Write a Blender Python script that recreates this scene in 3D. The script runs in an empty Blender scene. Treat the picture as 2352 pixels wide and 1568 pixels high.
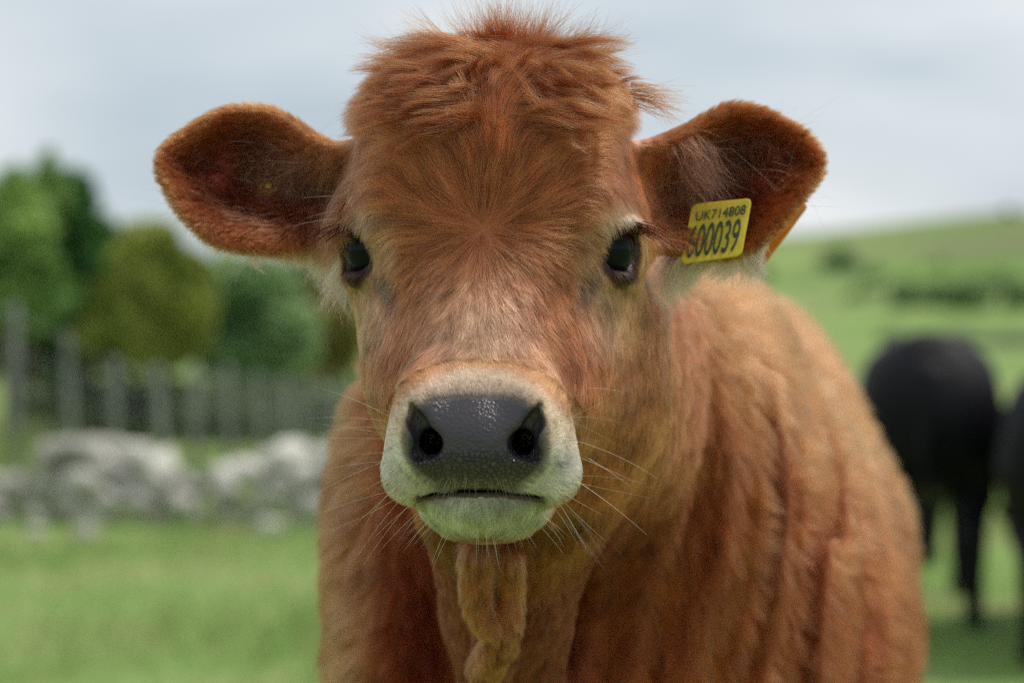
import bpy, math, random
import numpy as np
from mathutils import Vector, Matrix, kdtree

rng = np.random.default_rng(7)
random.seed(7)
scene = bpy.context.scene
COL = scene.collection
R = math.radians

# ------------------------------------------------------------------ camera
CAM_H = 1.2
F = 85.0 / 36.0 * 2352.0          # focal length in pixels of a 2352 px wide picture
cam_d = bpy.data.cameras.new('camera')
cam = bpy.data.objects.new('camera', cam_d)
COL.objects.link(cam)
cam_d.lens = 85.0
cam_d.sensor_width = 36.0
cam_d.clip_start = 0.05
cam_d.clip_end = 9000
cam.location = (0, 0, CAM_H)
cam.rotation_euler = (R(90 - 0.66), 0, 0)
cam_d.dof.use_dof = True
cam_d.dof.focus_distance = 1.885
cam_d.dof.aperture_fstop = 3.7
scene.camera = cam

# ------------------------------------------------------------------ light
SUN_DIR = Vector((0.46, 0.10, 0.88)).normalized()      # towards the sun
world = bpy.data.worlds.new('World')
scene.world = world
world.use_nodes = True
wn, wl = world.node_tree.nodes, world.node_tree.links
wn.clear()
w_out = wn.new('ShaderNodeOutputWorld')
w_bg = wn.new('ShaderNodeBackground')
w_bg.inputs['Strength'].default_value = 0.1
sky = wn.new('ShaderNodeTexSky')
sky.sky_type = 'NISHITA'
sky.sun_disc = False
sky.sun_elevation = math.asin(SUN_DIR.z)
sky.sun_rotation = math.atan2(SUN_DIR.x, SUN_DIR.y)
w_tc = wn.new('ShaderNodeTexCoord')
w_map = wn.new('ShaderNodeMapping')
w_map.inputs['Scale'].default_value = (1.0, 1.0, 3.4)
w_map.inputs['Rotation'].default_value = (0, R(14), 0)
w_n1 = wn.new('ShaderNodeTexNoise')
w_n1.inputs['Scale'].default_value = 2.6
w_n1.inputs['Detail'].default_value = 4
w_n1.inputs['Roughness'].default_value = 0.5
w_r1 = wn.new('ShaderNodeValToRGB')
e = w_r1.color_ramp.elements
e[0].position = 0.36; e[0].color = (5.2, 6.1, 6.8, 1)
e[1].position = 0.62; e[1].color = (9.6, 9.8, 9.9, 1)
w_mx = wn.new('ShaderNodeMix'); w_mx.data_type = 'RGBA'
w_mx.inputs['Factor'].default_value = 0.90
wl.new(w_tc.outputs['Generated'], w_map.inputs['Vector'])
wl.new(w_map.outputs['Vector'], w_n1.inputs['Vector'])
wl.new(w_n1.outputs['Fac'], w_r1.inputs['Fac'])
wl.new(sky.outputs['Color'], w_mx.inputs[6])
wl.new(w_r1.outputs['Color'], w_mx.inputs[7])
wl.new(w_mx.outputs[2], w_bg.inputs['Color'])
wl.new(w_bg.outputs[0], w_out.inputs['Surface'])

sun_d = bpy.data.lights.new('sun', 'SUN')
sun_d.energy = 3.0
sun_d.angle = R(8)
sun_d.color = (1.0, 0.93, 0.84)
sun = bpy.data.objects.new('sun', sun_d)
COL.objects.link(sun)
sun.rotation_euler = SUN_DIR.to_track_quat('Z', 'Y').to_euler()

scene.view_settings.view_transform = 'Standard'
scene.view_settings.look = 'None'
scene.view_settings.exposure = 0.0
scene.view_settings.gamma = 1.0
scene.view_settings.use_curve_mapping = False
scene.render.engine = 'CYCLES'
try:
    scene.cycles_curves.shape = 'RIBBONS'
    scene.cycles_curves.subdivisions = 2
except Exception:
    pass
scene.cycles.max_bounces = 10
scene.cycles.diffuse_bounces = 4
scene.cycles.glossy_bounces = 8
scene.cycles.transmission_bounces = 8
scene.cycles.transparent_max_bounces = 8
scene.cycles.use_denoising = False
scene.cycles.filter_width = 1.15
scene.cycles.sample_clamp_indirect = 3.0
scene.cycles.sample_clamp_direct = 8.0

# ------------------------------------------------------------------ helpers
def W(px, py, D):
    """point at distance D seen at pixel px,py of the 2352x1568 picture"""
    return np.array(((px - 1176) / F * D, D, CAM_H - (py - 720) / F * D))

def lin(r, g, b):
    c = np.array((r, g, b), float) / 255
    return np.where(c <= 0.04045, c / 12.92, ((c + 0.055) / 1.055) ** 2.4)

def sstep(a, b, x):
    t = np.clip((x - a) / (b - a), 0, 1)
    return t * t * (3 - 2 * t)

def mixc(a, b, t):
    t = np.asarray(t)[..., None]
    return a * (1 - t) + b * t

def _hash(i, j, k, s):
    h = (i.astype(np.int64) * 374761393 + j.astype(np.int64) * 668265263 + k.astype(np.int64) * 2147483647 + s * 974634777)
    h &= 0xffffffff
    h = ((h ^ (h >> 13)) * 1274126177) & 0xffffffff
    h = ((h ^ (h >> 16)) * 2246822519) & 0xffffffff
    h ^= (h >> 15)
    return (h & 0xffffff).astype(np.float64) / 0xffffff * 2 - 1

def noise(P, scale, seed=0):
    Q = P * scale
    I = np.floor(Q)
    f = Q - I
    f = f * f * (3 - 2 * f)
    I = I.astype(np.int64)
    r = 0
    for dx in (0, 1):
        wx = f[:, 0] if dx else 1 - f[:, 0]
        for dy in (0, 1):
            wy = f[:, 1] if dy else 1 - f[:, 1]
            for dz in (0, 1):
                wz = f[:, 2] if dz else 1 - f[:, 2]
                r = r + wx * wy * wz * _hash(I[:, 0] + dx, I[:, 1] + dy, I[:, 2] + dz, seed)
    return r

def fbm(P, scale, seed=0, octs=3):
    r, a = 0, 1.0
    for o in range(octs):
        r = r + a * noise(P, scale * 2 ** o, seed + o * 17)
        a *= 0.5
    return r

def link(o, parent=None):
    COL.objects.link(o)
    if parent is not None:
        o.parent = parent
    return o

def tag(o, label=None, cat=None, group=None, kind=None):
    if label: o['label'] = label
    if cat: o['category'] = cat
    if group: o['group'] = group
    if kind: o['kind'] = kind
    return o

def empty(name, loc=(0, 0, 0), rz=0.0):
    o = bpy.data.objects.new(name, None)
    o.location = loc
    o.rotation_euler = (0, 0, rz)
    o.empty_display_size = 0.1
    return link(o)

def mesh_from(name, V, Fc, mat=None, smooth=True, parent=None, mats=None, midx=None):
    """V (n,3) floats, Fc (m,k) ints with constant k, or a list of faces"""
    me = bpy.data.meshes.new(name)
    V = np.asarray(V, np.float32)
    if isinstance(Fc, np.ndarray):
        m, k = Fc.shape
        me.vertices.add(len(V)); me.vertices.foreach_set('co', V.ravel())
        me.loops.add(m * k); me.loops.foreach_set('vertex_index', Fc.astype(np.int32).ravel())
        me.polygons.add(m); me.polygons.foreach_set('loop_start', np.arange(0, m * k, k, dtype=np.int32))
        me.update(calc_edges=True)
        me.validate()
    else:
        me.from_pydata([tuple(map(float, v)) for v in V], [], Fc)
        me.update()
    if smooth:
        me.polygons.foreach_set('use_smooth', np.ones(len(me.polygons), bool))
    if mat: me.materials.append(mat)
    for mm in mats or (): me.materials.append(mm)
    if midx is not None:
        me.polygons.foreach_set('material_index', np.asarray(midx, np.int32))
    return link(bpy.data.objects.new(name, me), parent)

def set_color(me, name, C):
    a = me.attributes.new(name, 'FLOAT_COLOR', 'POINT')
    A = np.ones((len(C), 4), np.float32); A[:, :3] = C
    a.data.foreach_set('color', A.ravel())

def set_float(me, name, v):
    a = me.attributes.new(name, 'FLOAT', 'POINT')
    a.data.foreach_set('value', np.asarray(v, np.float32))

class Mat:
    def __init__(s, name):
        s.m = bpy.data.materials.new(name); s.m.use_nodes = True
        s.nt = s.m.node_tree; s.n = s.nt.nodes; s.l = s.nt.links
        s.b = s.n['Principled BSDF']; s.out = s.n['Material Output']
    def new(s, t, **kw):
        n = s.n.new(t)
        for k, v in kw.items():
            if k in n.inputs.keys(): n.inputs[k].default_value = v
            else: setattr(n, k, v)
        return n
    def noise_color(s, stops, scale, detail=4, coord='Object', rough=0.6, scale_vec=None):
        tc = s.new('ShaderNodeTexCoord')
        nz = s.new('ShaderNodeTexNoise'); nz.inputs['Scale'].default_value = scale
        nz.inputs['Detail'].default_value = detail; nz.inputs['Roughness'].default_value = rough
        if scale_vec:
            mp = s.new('ShaderNodeMapping'); mp.inputs['Scale'].default_value = scale_vec
            s.l.new(tc.outputs[coord], mp.inputs['Vector']); s.l.new(mp.outputs['Vector'], nz.inputs['Vector'])
        else:
            s.l.new(tc.outputs[coord], nz.inputs['Vector'])
        r = s.new('ShaderNodeValToRGB')
        el = r.color_ramp.elements
        while len(el) < len(stops): el.new(0.5)
        for q, (p, c) in zip(el, stops):
            q.position = p; q.color = (*c, 1)
        s.l.new(nz.outputs['Fac'], r.inputs['Fac'])
        return r, nz
    def bump(s, height, strength, dist=0.01):
        b = s.new('ShaderNodeBump'); b.inputs['Strength'].default_value = strength
        b.inputs['Distance'].default_value = dist
        s.l.new(height, b.inputs['Height']); s.l.new(b.outputs['Normal'], s.b.inputs['Normal'])
        return b

# implicit surfaces ---------------------------------------------------------
def smin(a, b, k):
    h = np.maximum(k - np.abs(a - b), 0) / k
    return np.minimum(a, b) - h * h * k * 0.25

def smax(a, b, k):
    return -smin(-a, -b, k)

def ell(P, c, r):
    q = P - np.asarray(c, float)
    r = np.asarray(r, float)
    k0 = np.linalg.norm(q / r, axis=1)
    k1 = np.linalg.norm(q / (r * r), axis=1) + 1e-9
    return k0 * (k0 - 1) / k1

def rot_ell(P, c, r, M):
    """ellipsoid whose axes are the rows of M"""
    q = (P - np.asarray(c, float)) @ np.asarray(M, float).T
    return ell(q, (0, 0, 0), r)

def cone(P, a, b, r1, r2):
    """capsule with linearly varying radius"""
    a = np.asarray(a, float); b = np.asarray(b, float)
    ba = b - a
    h = np.clip(((P - a) @ ba) / (ba @ ba), 0, 1)
    return np.linalg.norm(P - a - h[:, None] * ba, axis=1) - (r1 + (r2 - r1) * h)

def surface(axes, f, block=8):
    """surface nets on a rectilinear grid, evaluated only in the blocks the surface can cross"""
    xs, ys, zs = axes
    nx, ny, nz = len(xs), len(ys), len(zs)
    FV = np.empty((nx, ny, nz), np.float32)
    def cuts(n): return [(i, min(i + block, n)) for i in range(0, n, block)]
    cx, cy, cz = cuts(nx), cuts(ny), cuts(nz)
    def mid(ax, c): return np.array([(ax[a] + ax[min(b, len(ax) - 1)]) / 2 for a, b in c]), np.array([(ax[min(b, len(ax) - 1)] - ax[a]) / 2 for a, b in c])
    mx, hx = mid(xs, cx); my, hy = mid(ys, cy); mz, hz = mid(zs, cz)
    G = np.stack(np.meshgrid(mx, my, mz, indexing='ij'), -1).reshape(-1, 3)
    Hh = np.sqrt((hx ** 2)[:, None, None] + (hy ** 2)[None, :, None] + (hz ** 2)[None, None, :]).ravel()
    d = f(G)
    near = np.abs(d) < Hh * 1.5 + 0.02
    dd = d.reshape(len(cx), len(cy), len(cz)); nn = near.reshape(dd.shape)
    FV[:] = np.repeat(np.repeat(np.repeat(np.where(dd > 0, 1.0, -1.0), block, 0)[:nx], block, 1)[:, :ny], block, 2)[:, :, :nz]
    M = np.repeat(np.repeat(np.repeat(nn, block, 0)[:nx], block, 1)[:, :ny], block, 2)[:, :, :nz]
    I = np.nonzero(M)
    P = np.stack((xs[I[0]], ys[I[1]], zs[I[2]]), 1)
    out = np.empty(len(P), np.float32)
    for s in range(0, len(P), 400000):
        out[s:s + 400000] = f(P[s:s + 400000])
    FV[I] = out
    del P, I, M
    S = FV < 0
    c = np.zeros((nx - 1, ny - 1, nz - 1), np.int8)
    for a in (0, 1):
        for b in (0, 1):
            for g in (0, 1):
                c += S[a:nx - 1 + a, b:ny - 1 + b, g:nz - 1 + g]
    act = (c > 0) & (c < 8)
    ids = -np.ones(act.shape, np.int64)
    A = np.nonzero(act); n = len(A[0]); ids[A] = np.arange(n)
    acc = np.zeros((n, 3)); cnt = np.zeros(n)
    corners = [(a, b, g) for a in (0, 1) for b in (0, 1) for g in (0, 1)]
    for u in corners:
        for ax in range(3):
            if u[ax]: continue
            v = list(u); v[ax] = 1
            i0 = (A[0] + u[0], A[1] + u[1], A[2] + u[2]); i1 = (A[0] + v[0], A[1] + v[1], A[2] + v[2])
            f0 = FV[i0]; f1 = FV[i1]
            m = (f0 < 0) != (f1 < 0)
            t = np.zeros(n); t[m] = f0[m] / (f0[m] - f1[m])
            p0 = np.stack((xs[i0[0]], ys[i0[1]], zs[i0[2]]), 1); p1 = np.stack((xs[i1[0]], ys[i1[1]], zs[i1[2]]), 1)
            acc[m] += (p0 + t[:, None] * (p1 - p0))[m]; cnt[m] += 1
    V = acc / np.maximum(cnt, 1)[:, None]
    quads = []
    for ax in range(3):
        s0 = [slice(1, -1)] * 3; s1 = [slice(1, -1)] * 3
        s0[ax] = slice(0, -1); s1[ax] = slice(1, None)
        E = S[tuple(s0)] != S[tuple(s1)]
        J = np.nonzero(E)
        base = [J[0] + 1, J[1] + 1, J[2] + 1]; base[ax] = J[ax]
        flip = S[tuple(base)]
        o1, o2 = [(1, 2), (2, 0), (0, 1)][ax]
        q = []
        for (p, r_) in ((0, 0), (1, 0), (1, 1), (0, 1)):
            b = [base[0].copy(), base[1].copy(), base[2].copy()]
            b[o1] -= 1 - p; b[o2] -= 1 - r_
            q.append(ids[tuple(b)])
        Q = np.stack(q, 1)
        Q[~flip] = Q[~flip][:, ::-1]
        quads.append(Q)
    return V, np.concatenate(quads)

def relax(V, Q, it=2, w=0.5):
    for _ in range(it):
        a = np.zeros_like(V); c = np.zeros(len(V))
        for k in range(4):
            i, j = Q[:, k], Q[:, (k + 1) % 4]
            for d in range(3):
                a[:, d] += np.bincount(i, V[j, d], len(V)) + np.bincount(j, V[i, d], len(V))
            c += np.bincount(i, minlength=len(V)) + np.bincount(j, minlength=len(V))
        V = V * (1 - w) + w * a / c[:, None]
    return V

def vnormals(V, Q):
    n = np.cross(V[Q[:, 2]] - V[Q[:, 0]], V[Q[:, 3]] - V[Q[:, 1]])
    N = np.zeros_like(V)
    for d in range(3):
        for k in range(4):
            N[:, d] += np.bincount(Q[:, k], n[:, d], len(V))
    return N / (np.linalg.norm(N, axis=1)[:, None] + 1e-12)

def lines_for(*segs):
    """grid lines from (start, end, step) pieces"""
    out = []
    for a, b, s in segs:
        n = max(1, int(round((b - a) / s)))
        out.append(np.linspace(a, b, n, endpoint=False))
    out.append([segs[-1][1]])
    return np.concatenate(out)

# hair ------------------------------------------------------------------
def norm(v):
    return v / (np.linalg.norm(v, axis=-1, keepdims=True) + 1e-12)

def make_curves(name, PTS, radius, color, mat, parent=None, tone=0.86, gamma=1.12):
    """PTS (n,k,3); radius (n,) root radius; color (n,3)"""
    n, k, _ = PTS.shape
    hc = bpy.data.hair_curves.new(name)
    hc.add_curves([k] * n)
    hc.attributes['position'].data.foreach_set('vector', PTS.astype(np.float32).ravel())
    ra = hc.attributes.get('radius') or hc.attributes.new('radius', 'FLOAT', 'POINT')
    t = np.linspace(0, 1, k)
    prof = 1 - 0.75 * t ** 1.6
    ra.data.foreach_set('value', (radius[:, None] * prof[None, :]).astype(np.float32).ravel())
    ca = hc.attributes.new('tint', 'FLOAT_COLOR', 'CURVE')
    C4 = np.ones((n, 4), np.float32); C4[:, :3] = np.clip(color * tone, 0.002, 0.95) ** gamma
    ca.data.foreach_set('color', C4.ravel())
    hc.materials.append(mat)
    return link(bpy.data.objects.new(name, hc), parent)

def scatter(V, Q, N, weight, n):
    """n roots on the quads; weight per vertex = relative density"""
    T = np.concatenate((Q[:, [0, 1, 2]], Q[:, [0, 2, 3]]))
    ar = np.linalg.norm(np.cross(V[T[:, 1]] - V[T[:, 0]], V[T[:, 2]] - V[T[:, 0]]), axis=1)
    w = ar * weight[T].mean(1)
    cs = np.cumsum(w)
    t = T[np.searchsorted(cs, rng.random(n) * cs[-1]).clip(0, len(T) - 1)]
    u = rng.random(n); v = rng.random(n)
    m = u + v > 1; u[m] = 1 - u[m]; v[m] = 1 - v[m]
    b = np.stack((1 - u - v, u, v), 1)[:, :, None]
    return (V[t] * b).sum(1), norm((N[t] * b).sum(1))

def strands(P, N, T, length, lift0, lift1, k=5, clump=0.5, clump_n=25, bend=0.25, bend_scale=60, gravity=0.0, jitter=0.15, seed=1):
    """strand points: leave the skin at angle lift0 and end at lift1 to the direction T"""
    n = len(P)
    length = np.broadcast_to(length, (n,)); lift0 = np.broadcast_to(lift0, (n,)); lift1 = np.broadcast_to(lift1, (n,))
    T = norm(T - N * (T * N).sum(1, keepdims=True))
    B = np.cross(N, T)
    ang = bend * (fbm(P, bend_scale, seed, 2)) + jitter * rng.normal(size=n)
    ci = None
    if clump > 0:
        m = max(8, n // clump_n)
        ids = rng.choice(n, m, replace=False)
        kd = kdtree.KDTree(m)
        for i, a in enumerate(ids): kd.insert(P[a], i)
        kd.balance()
        ci = np.fromiter((ids[kd.find(p)[1]] for p in P), np.int64, n)
    PTS = np.empty((n, k, 3))
    PTS[:, 0] = P
    T0 = norm(T * np.cos(ang)[:, None] + B * np.sin(ang)[:, None])
    if ci is not None:   # a clump shares its direction
        T0 = norm(T0 * (1 - clump) + T0[ci] * clump)
        T0 = norm(T0 - N * (T0 * N).sum(1, keepdims=True))
    ang2 = bend * 1.2 * noise(P, bend_scale * 0.8, seed + 5) + 0.1 * rng.normal(size=n)
    B0 = np.cross(N, T0)
    step = length / (k - 1)
    for j in range(1, k):
        t = (j - 0.5) / (k - 1)
        l = lift0 * (1 - t) + lift1 * t
        d = T0 * np.cos(l)[:, None] + N * np.sin(l)[:, None] + B0 * (ang2 * t)[:, None]
        d[:, 2] -= gravity * t
        PTS[:, j] = PTS[:, j - 1] + norm(d) * step[:, None]
    if ci is not None:
        off = (P[ci] - P)
        for j in range(1, k):
            t = j / (k - 1)
            PTS[:, j] += off * (clump * 0.85 * t ** 1.5)
        lr = (length[ci] / length)
    return PTS, ci

def fur_material(name, rough=0.38, radial=0.55, diffuse=0.35):
    M = Mat(name)
    at = M.new('ShaderNodeAttribute'); at.attribute_name = 'tint'
    h = M.new('ShaderNodeBsdfHairPrincipled')
    h.parametrization = 'COLOR'
    h.inputs['Roughness'].default_value = rough
    h.inputs['Radial Roughness'].default_value = radial
    h.inputs['Coat'].default_value = 0.0
    h.inputs['IOR'].default_value = 1.42
    d = M.new('ShaderNodeBsdfDiffuse')
    mx = M.new('ShaderNodeMixShader'); mx.inputs[0].default_value = diffuse
    M.l.new(at.outputs['Color'], h.inputs['Color'])
    M.l.new(at.outputs['Color'], d.inputs['Color'])
    M.l.new(h.outputs[0], mx.inputs[1]); M.l.new(d.outputs[0], mx.inputs[2])
    M.l.new(mx.outputs[0], M.out.inputs['Surface'])
    M.n.remove(M.b)
    return M.m
# ================================================================== the calf
# head frame: origin between the eyes, x to picture right, y back, z up; turned a few degrees
HO = np.array((-0.0185, 1.97, 1.25))
HYAW = R(3.2)
HM = np.array(((math.cos(HYAW), -math.sin(HYAW), 0), (math.sin(HYAW), math.cos(HYAW), 0), (0, 0, 1)))   # columns: local axes in world
# forward (-y local) must lean to -x: local y axis = (sin, cos)
HM = np.array(((math.cos(HYAW), math.sin(HYAW), 0), (-math.sin(HYAW), math.cos(HYAW), 0), (0, 0, 1)))
def to_head(P): return (P - HO) @ HM          # world -> local
def from_head(q): return np.asarray(q, float) @ HM.T + HO

EYE = np.array((0.0945, 0.000, 0.002))
EYE_R = 0.0235
GAZE = np.array((0.80, -0.60, 0.0))

def resample(pts, n=60, closed=True):
    p = np.array(pts, float)
    m = len(p); out = []
    for i in range(m if closed else m - 1):
        g = lambda k: p[(i + k) % m] if closed else p[min(max(i + k, 0), m - 1)]
        p0, p1, p2, p3 = g(-1), g(0), g(1), g(2)
        for t in np.linspace(0, 1, 5, endpoint=False):
            out.append(0.5 * (2 * p1 + (p2 - p0) * t + (2 * p0 - 5 * p1 + 4 * p2 - p3) * t * t + (3 * p1 - p0 - 3 * p2 + p3) * t ** 3))
    return np.array(out)

EAR_L_PX = [(830, 350), (775, 338), (725, 312), (680, 280), (625, 252), (568, 244), (505, 254), (440, 288), (385, 328), (366, 362),
            (376, 412), (408, 465), (448, 515), (500, 556), (560, 573), (625, 577), (690, 573), (750, 560), (800, 540), (850, 460)]
EAR_R_PX = [(1440, 350), (1520, 322), (1570, 300), (1620, 268), (1675, 243), (1735, 248), (1790, 270), (1845, 302), (1880, 345), (1882, 395),
            (1848, 440), (1806, 490), (1758, 540), (1712, 576), (1680, 585), (1640, 586), (1575, 580), (1510, 570), (1455, 540), (1430, 450)]
EAR_D = 2.06
def ear_poly(px):
    q = resample(px)
    return np.array([(W(a, b, EAR_D)[0], W(a, b, EAR_D)[2]) for a, b in q])
EAR_L, EAR_R = ear_poly(EAR_L_PX), ear_poly(EAR_R_PX)

def poly_sd(X, Z, poly):
    a = poly; b = np.roll(poly, -1, 0)
    d = np.full(len(X), 1e9); s = np.ones(len(X))
    for (ax, az), (bx, bz) in zip(a, b):
        ex, ez = bx - ax, bz - az
        wx, wz = X - ax, Z - az
        t = np.clip((wx * ex + wz * ez) / (ex * ex + ez * ez), 0, 1)
        d = np.minimum(d, (wx - ex * t) ** 2 + (wz - ez * t) ** 2)
        c1 = Z >= az; c2 = Z < bz; c3 = ex * wz > ez * wx
        flip = (c1 & c2 & c3) | (~c1 & ~c2 & ~c3)
        s[flip] *= -1
    return s * np.sqrt(d)

EARS = ((EAR_L, -1), (EAR_R, 1))
def ear_mid(X, Z, side, inside):
    """depth of the ear's middle sheet"""
    cx = -0.165 if side < 0 else 0.175
    cz = 1.318 if side < 0 else 1.315
    # bowl: rim towards the camera, middle back; rolls forward near the base
    bowl = 0.060 * sstep(-0.01, 0.070, inside)
    along = np.abs(X) - 0.11                         # 0 at head, .19 at tip
    return 2.045 + bowl + 0.10 * (along - 0.06) * 0.5 + 0.018 * np.sin((Z - cz) * 30) * sstep(0, .1, along)

def ear_sdf(P, poly, side):
    out = np.full(len(P), 0.3)
    lo = poly.min(0) - 0.05; hi = poly.max(0) + 0.05
    m = (P[:, 0] > lo[0]) & (P[:, 0] < hi[0]) & (P[:, 2] > lo[1]) & (P[:, 2] < hi[1]) & (P[:, 1] > 1.93) & (P[:, 1] < 2.25)
    if m.any():
        X, Y, Z = P[m].T
        sd = poly_sd(X, Z, poly) - 0.001
        y0 = ear_mid(X, Z, side, np.maximum(-sd, 0))
        th = 0.0078 + 0.012 * sstep(0.17, 0.11, np.abs(X))
        out[m] = smax((np.abs(Y - y0) - th) * 0.62, sd, 0.006)
    # outside the box: distance to its centre block keeps the search honest
    c = np.array(((lo[0] + hi[0]) / 2, 2.08, (lo[1] + hi[1]) / 2)); h = np.array(((hi[0] - lo[0]) / 2, 0.15, (hi[1] - lo[1]) / 2))
    q = np.abs(P - c) - h
    box = np.linalg.norm(np.maximum(q, 0), axis=1)
    return np.where(m, out, np.maximum(box + 0.03, 0.03))

VPOLY = np.array([(W(a, b, 2.17)[0], W(a, b, 2.17)[2]) for a, b in ((850, 900), (925, 1200), (1005, 1345), (1060, 1450), (1115, 1540), (1200, 1565),
                  (1285, 1500), (1335, 1370), (1425, 1210), (1500, 1030), (1545, 850), (1545, 680), (1176, 600))])
def soft_path(pts):
    q = resample([tuple(p) for p in pts], closed=False)[::2]
    return np.concatenate((q, [pts[-1]]))
TWIST_A = (soft_path([W(1100, 1262, 2.04), W(1092, 1340, 2.055), W(1104, 1405, 2.065), W(1138, 1450, 2.075), W(1162, 1480, 2.095)]), 0.0125, 0.0085)
TWIST_B = (soft_path([W(1166, 1275, 2.06), W(1168, 1350, 2.075), W(1163, 1425, 2.080), W(1140, 1485, 2.090), W(1112, 1540, 2.120)]), 0.0110, 0.0130)
E1 = norm(GAZE); E2 = norm(np.cross((0, 0, 1.0), GAZE)); E3 = np.array((0, 0, 1.0))
EYE_AX = np.array((E1, E2, E3))
def cone2(x, z, a, b, r1, r2):
    bx, bz = b[0] - a[0], b[1] - a[1]
    h = np.clip(((x - a[0]) * bx + (z - a[1]) * bz) / (bx * bx + bz * bz), 0, 1)
    return np.hypot(x - a[0] - h * bx, z - a[1] - h * bz) - (r1 + (r2 - r1) * h)
def comma(x, z):
    """outline of a nostril seen from the front: narrow above and outside, wide below and inside"""
    d = cone2(x, z, (0.0475, -0.1185), (0.0440, -0.1310), 0.0020, 0.0060)
    d = smin(d, cone2(x, z, (0.0440, -0.1320), (0.0350, -0.1475), 0.0060, 0.0095), 0.006)
    return smin(d, cone2(x, z, (0.0350, -0.1480), (0.0440, -0.1560), 0.0085, 0.0050), 0.006)
def nostril(a):
    x, y, z = a[:, 0], a[:, 1], a[:, 2]
    shallow = smax(comma(x, z), y - (-0.1455 - 0.35 * np.maximum(x - 0.036, 0)), 0.006)
    return smin(shallow, ell(a, (0.0350, -0.138, -0.1470), (0.0085, 0.046, 0.0100)), 0.004)

def head_sdf(q):
    """q in head frame"""
    a = q.copy(); a[:, 0] = np.abs(a[:, 0])
    d = ell(a, (0, 0.045, 0.070), (0.109, 0.110, 0.085))                        # cranium
    d = smin(d, ell(a, (0.02, 0.03, 0.106), (0.066, 0.060, 0.044)), 0.05)           # poll
    d = smin(d, ell(a, (0, 0.006, 0.005), (0.100, 0.066, 0.110)), 0.04)         # forehead
    d = smin(d, ell(a, (0.089, 0.042, 0.016), (0.041, 0.050, 0.050)), 0.03)     # orbit
    d = smin(d, ell(a, (0.070, -0.004, 0.034), (0.034, 0.034, 0.030)), 0.03)     # brow
    d = smin(d, cone(a, (0, 0.0, -0.03), (0, -0.092, -0.125), 0.078, 0.054), 0.04)
    d = smin(d, ell(a, (0.062, 0.075, -0.075), (0.050, 0.085, 0.095)), 0.05)    # jaw muscle
    d = smin(d, ell(a, (0.050, 0.00, -0.11), (0.040, 0.075, 0.060)), 0.04)      # cheek
    d = smin(d, ell(a, (0, -0.108, -0.146), (0.058, 0.062, 0.046)), 0.02)       # muzzle
    d = smin(d, cone(a, (0.038, -0.116, -0.112), (0.050, -0.096, -0.171), 0.019, 0.0265), 0.03)   # cushion of the upper lip
    d = smin(d, ell(a, (0.040, -0.135, -0.135), (0.022, 0.030, 0.034)), 0.015)  # wing of the nostril
    d = smin(d, cone(a, (0, -0.045, -0.185), (0, 0.09, -0.13), 0.036, 0.075), 0.03)   # lower jaw
    chin = ell(a, (0, -0.088, -0.194), (0.047, 0.046, 0.025))
    chin = smin(chin, ell(a, (0, -0.040, -0.200), (0.052, 0.052, 0.030)), 0.02)
    d = smin(d, chin, 0.010)
    # mouth line, drooping to the corners
    mz = -0.1845 - 0.0065 * (a[:, 0] / 0.05) ** 2
    slit = np.maximum(np.abs(q[:, 2] - mz) - 0.0009, np.maximum(a[:, 0] - 0.048, q[:, 1] + 0.060))
    d = smax(d, -slit, 0.004)
    # nostrils: comma from the upper outer side to the lower inner pit
    n = nostril(a)
    d = smax(d, -n, 0.004)
    # eye socket
    e = rot_ell(a, EYE + GAZE * 0.012, (0.020, 0.0195, 0.0178), EYE_AX)
    lid = rot_ell(a, EYE + GAZE * 0.0055 + np.array((0, 0, 0.0205)), (0.025, 0.026, 0.0085), EYE_AX)
    d = smin(d, lid, 0.008)
    lid2 = rot_ell(a, EYE + GAZE * 0.001 + np.array((0, 0, -0.0215)), (0.023, 0.024, 0.006), EYE_AX)
    d = smin(d, lid2, 0.008)
    d = smax(d, -e, 0.004)
    return d

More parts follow.
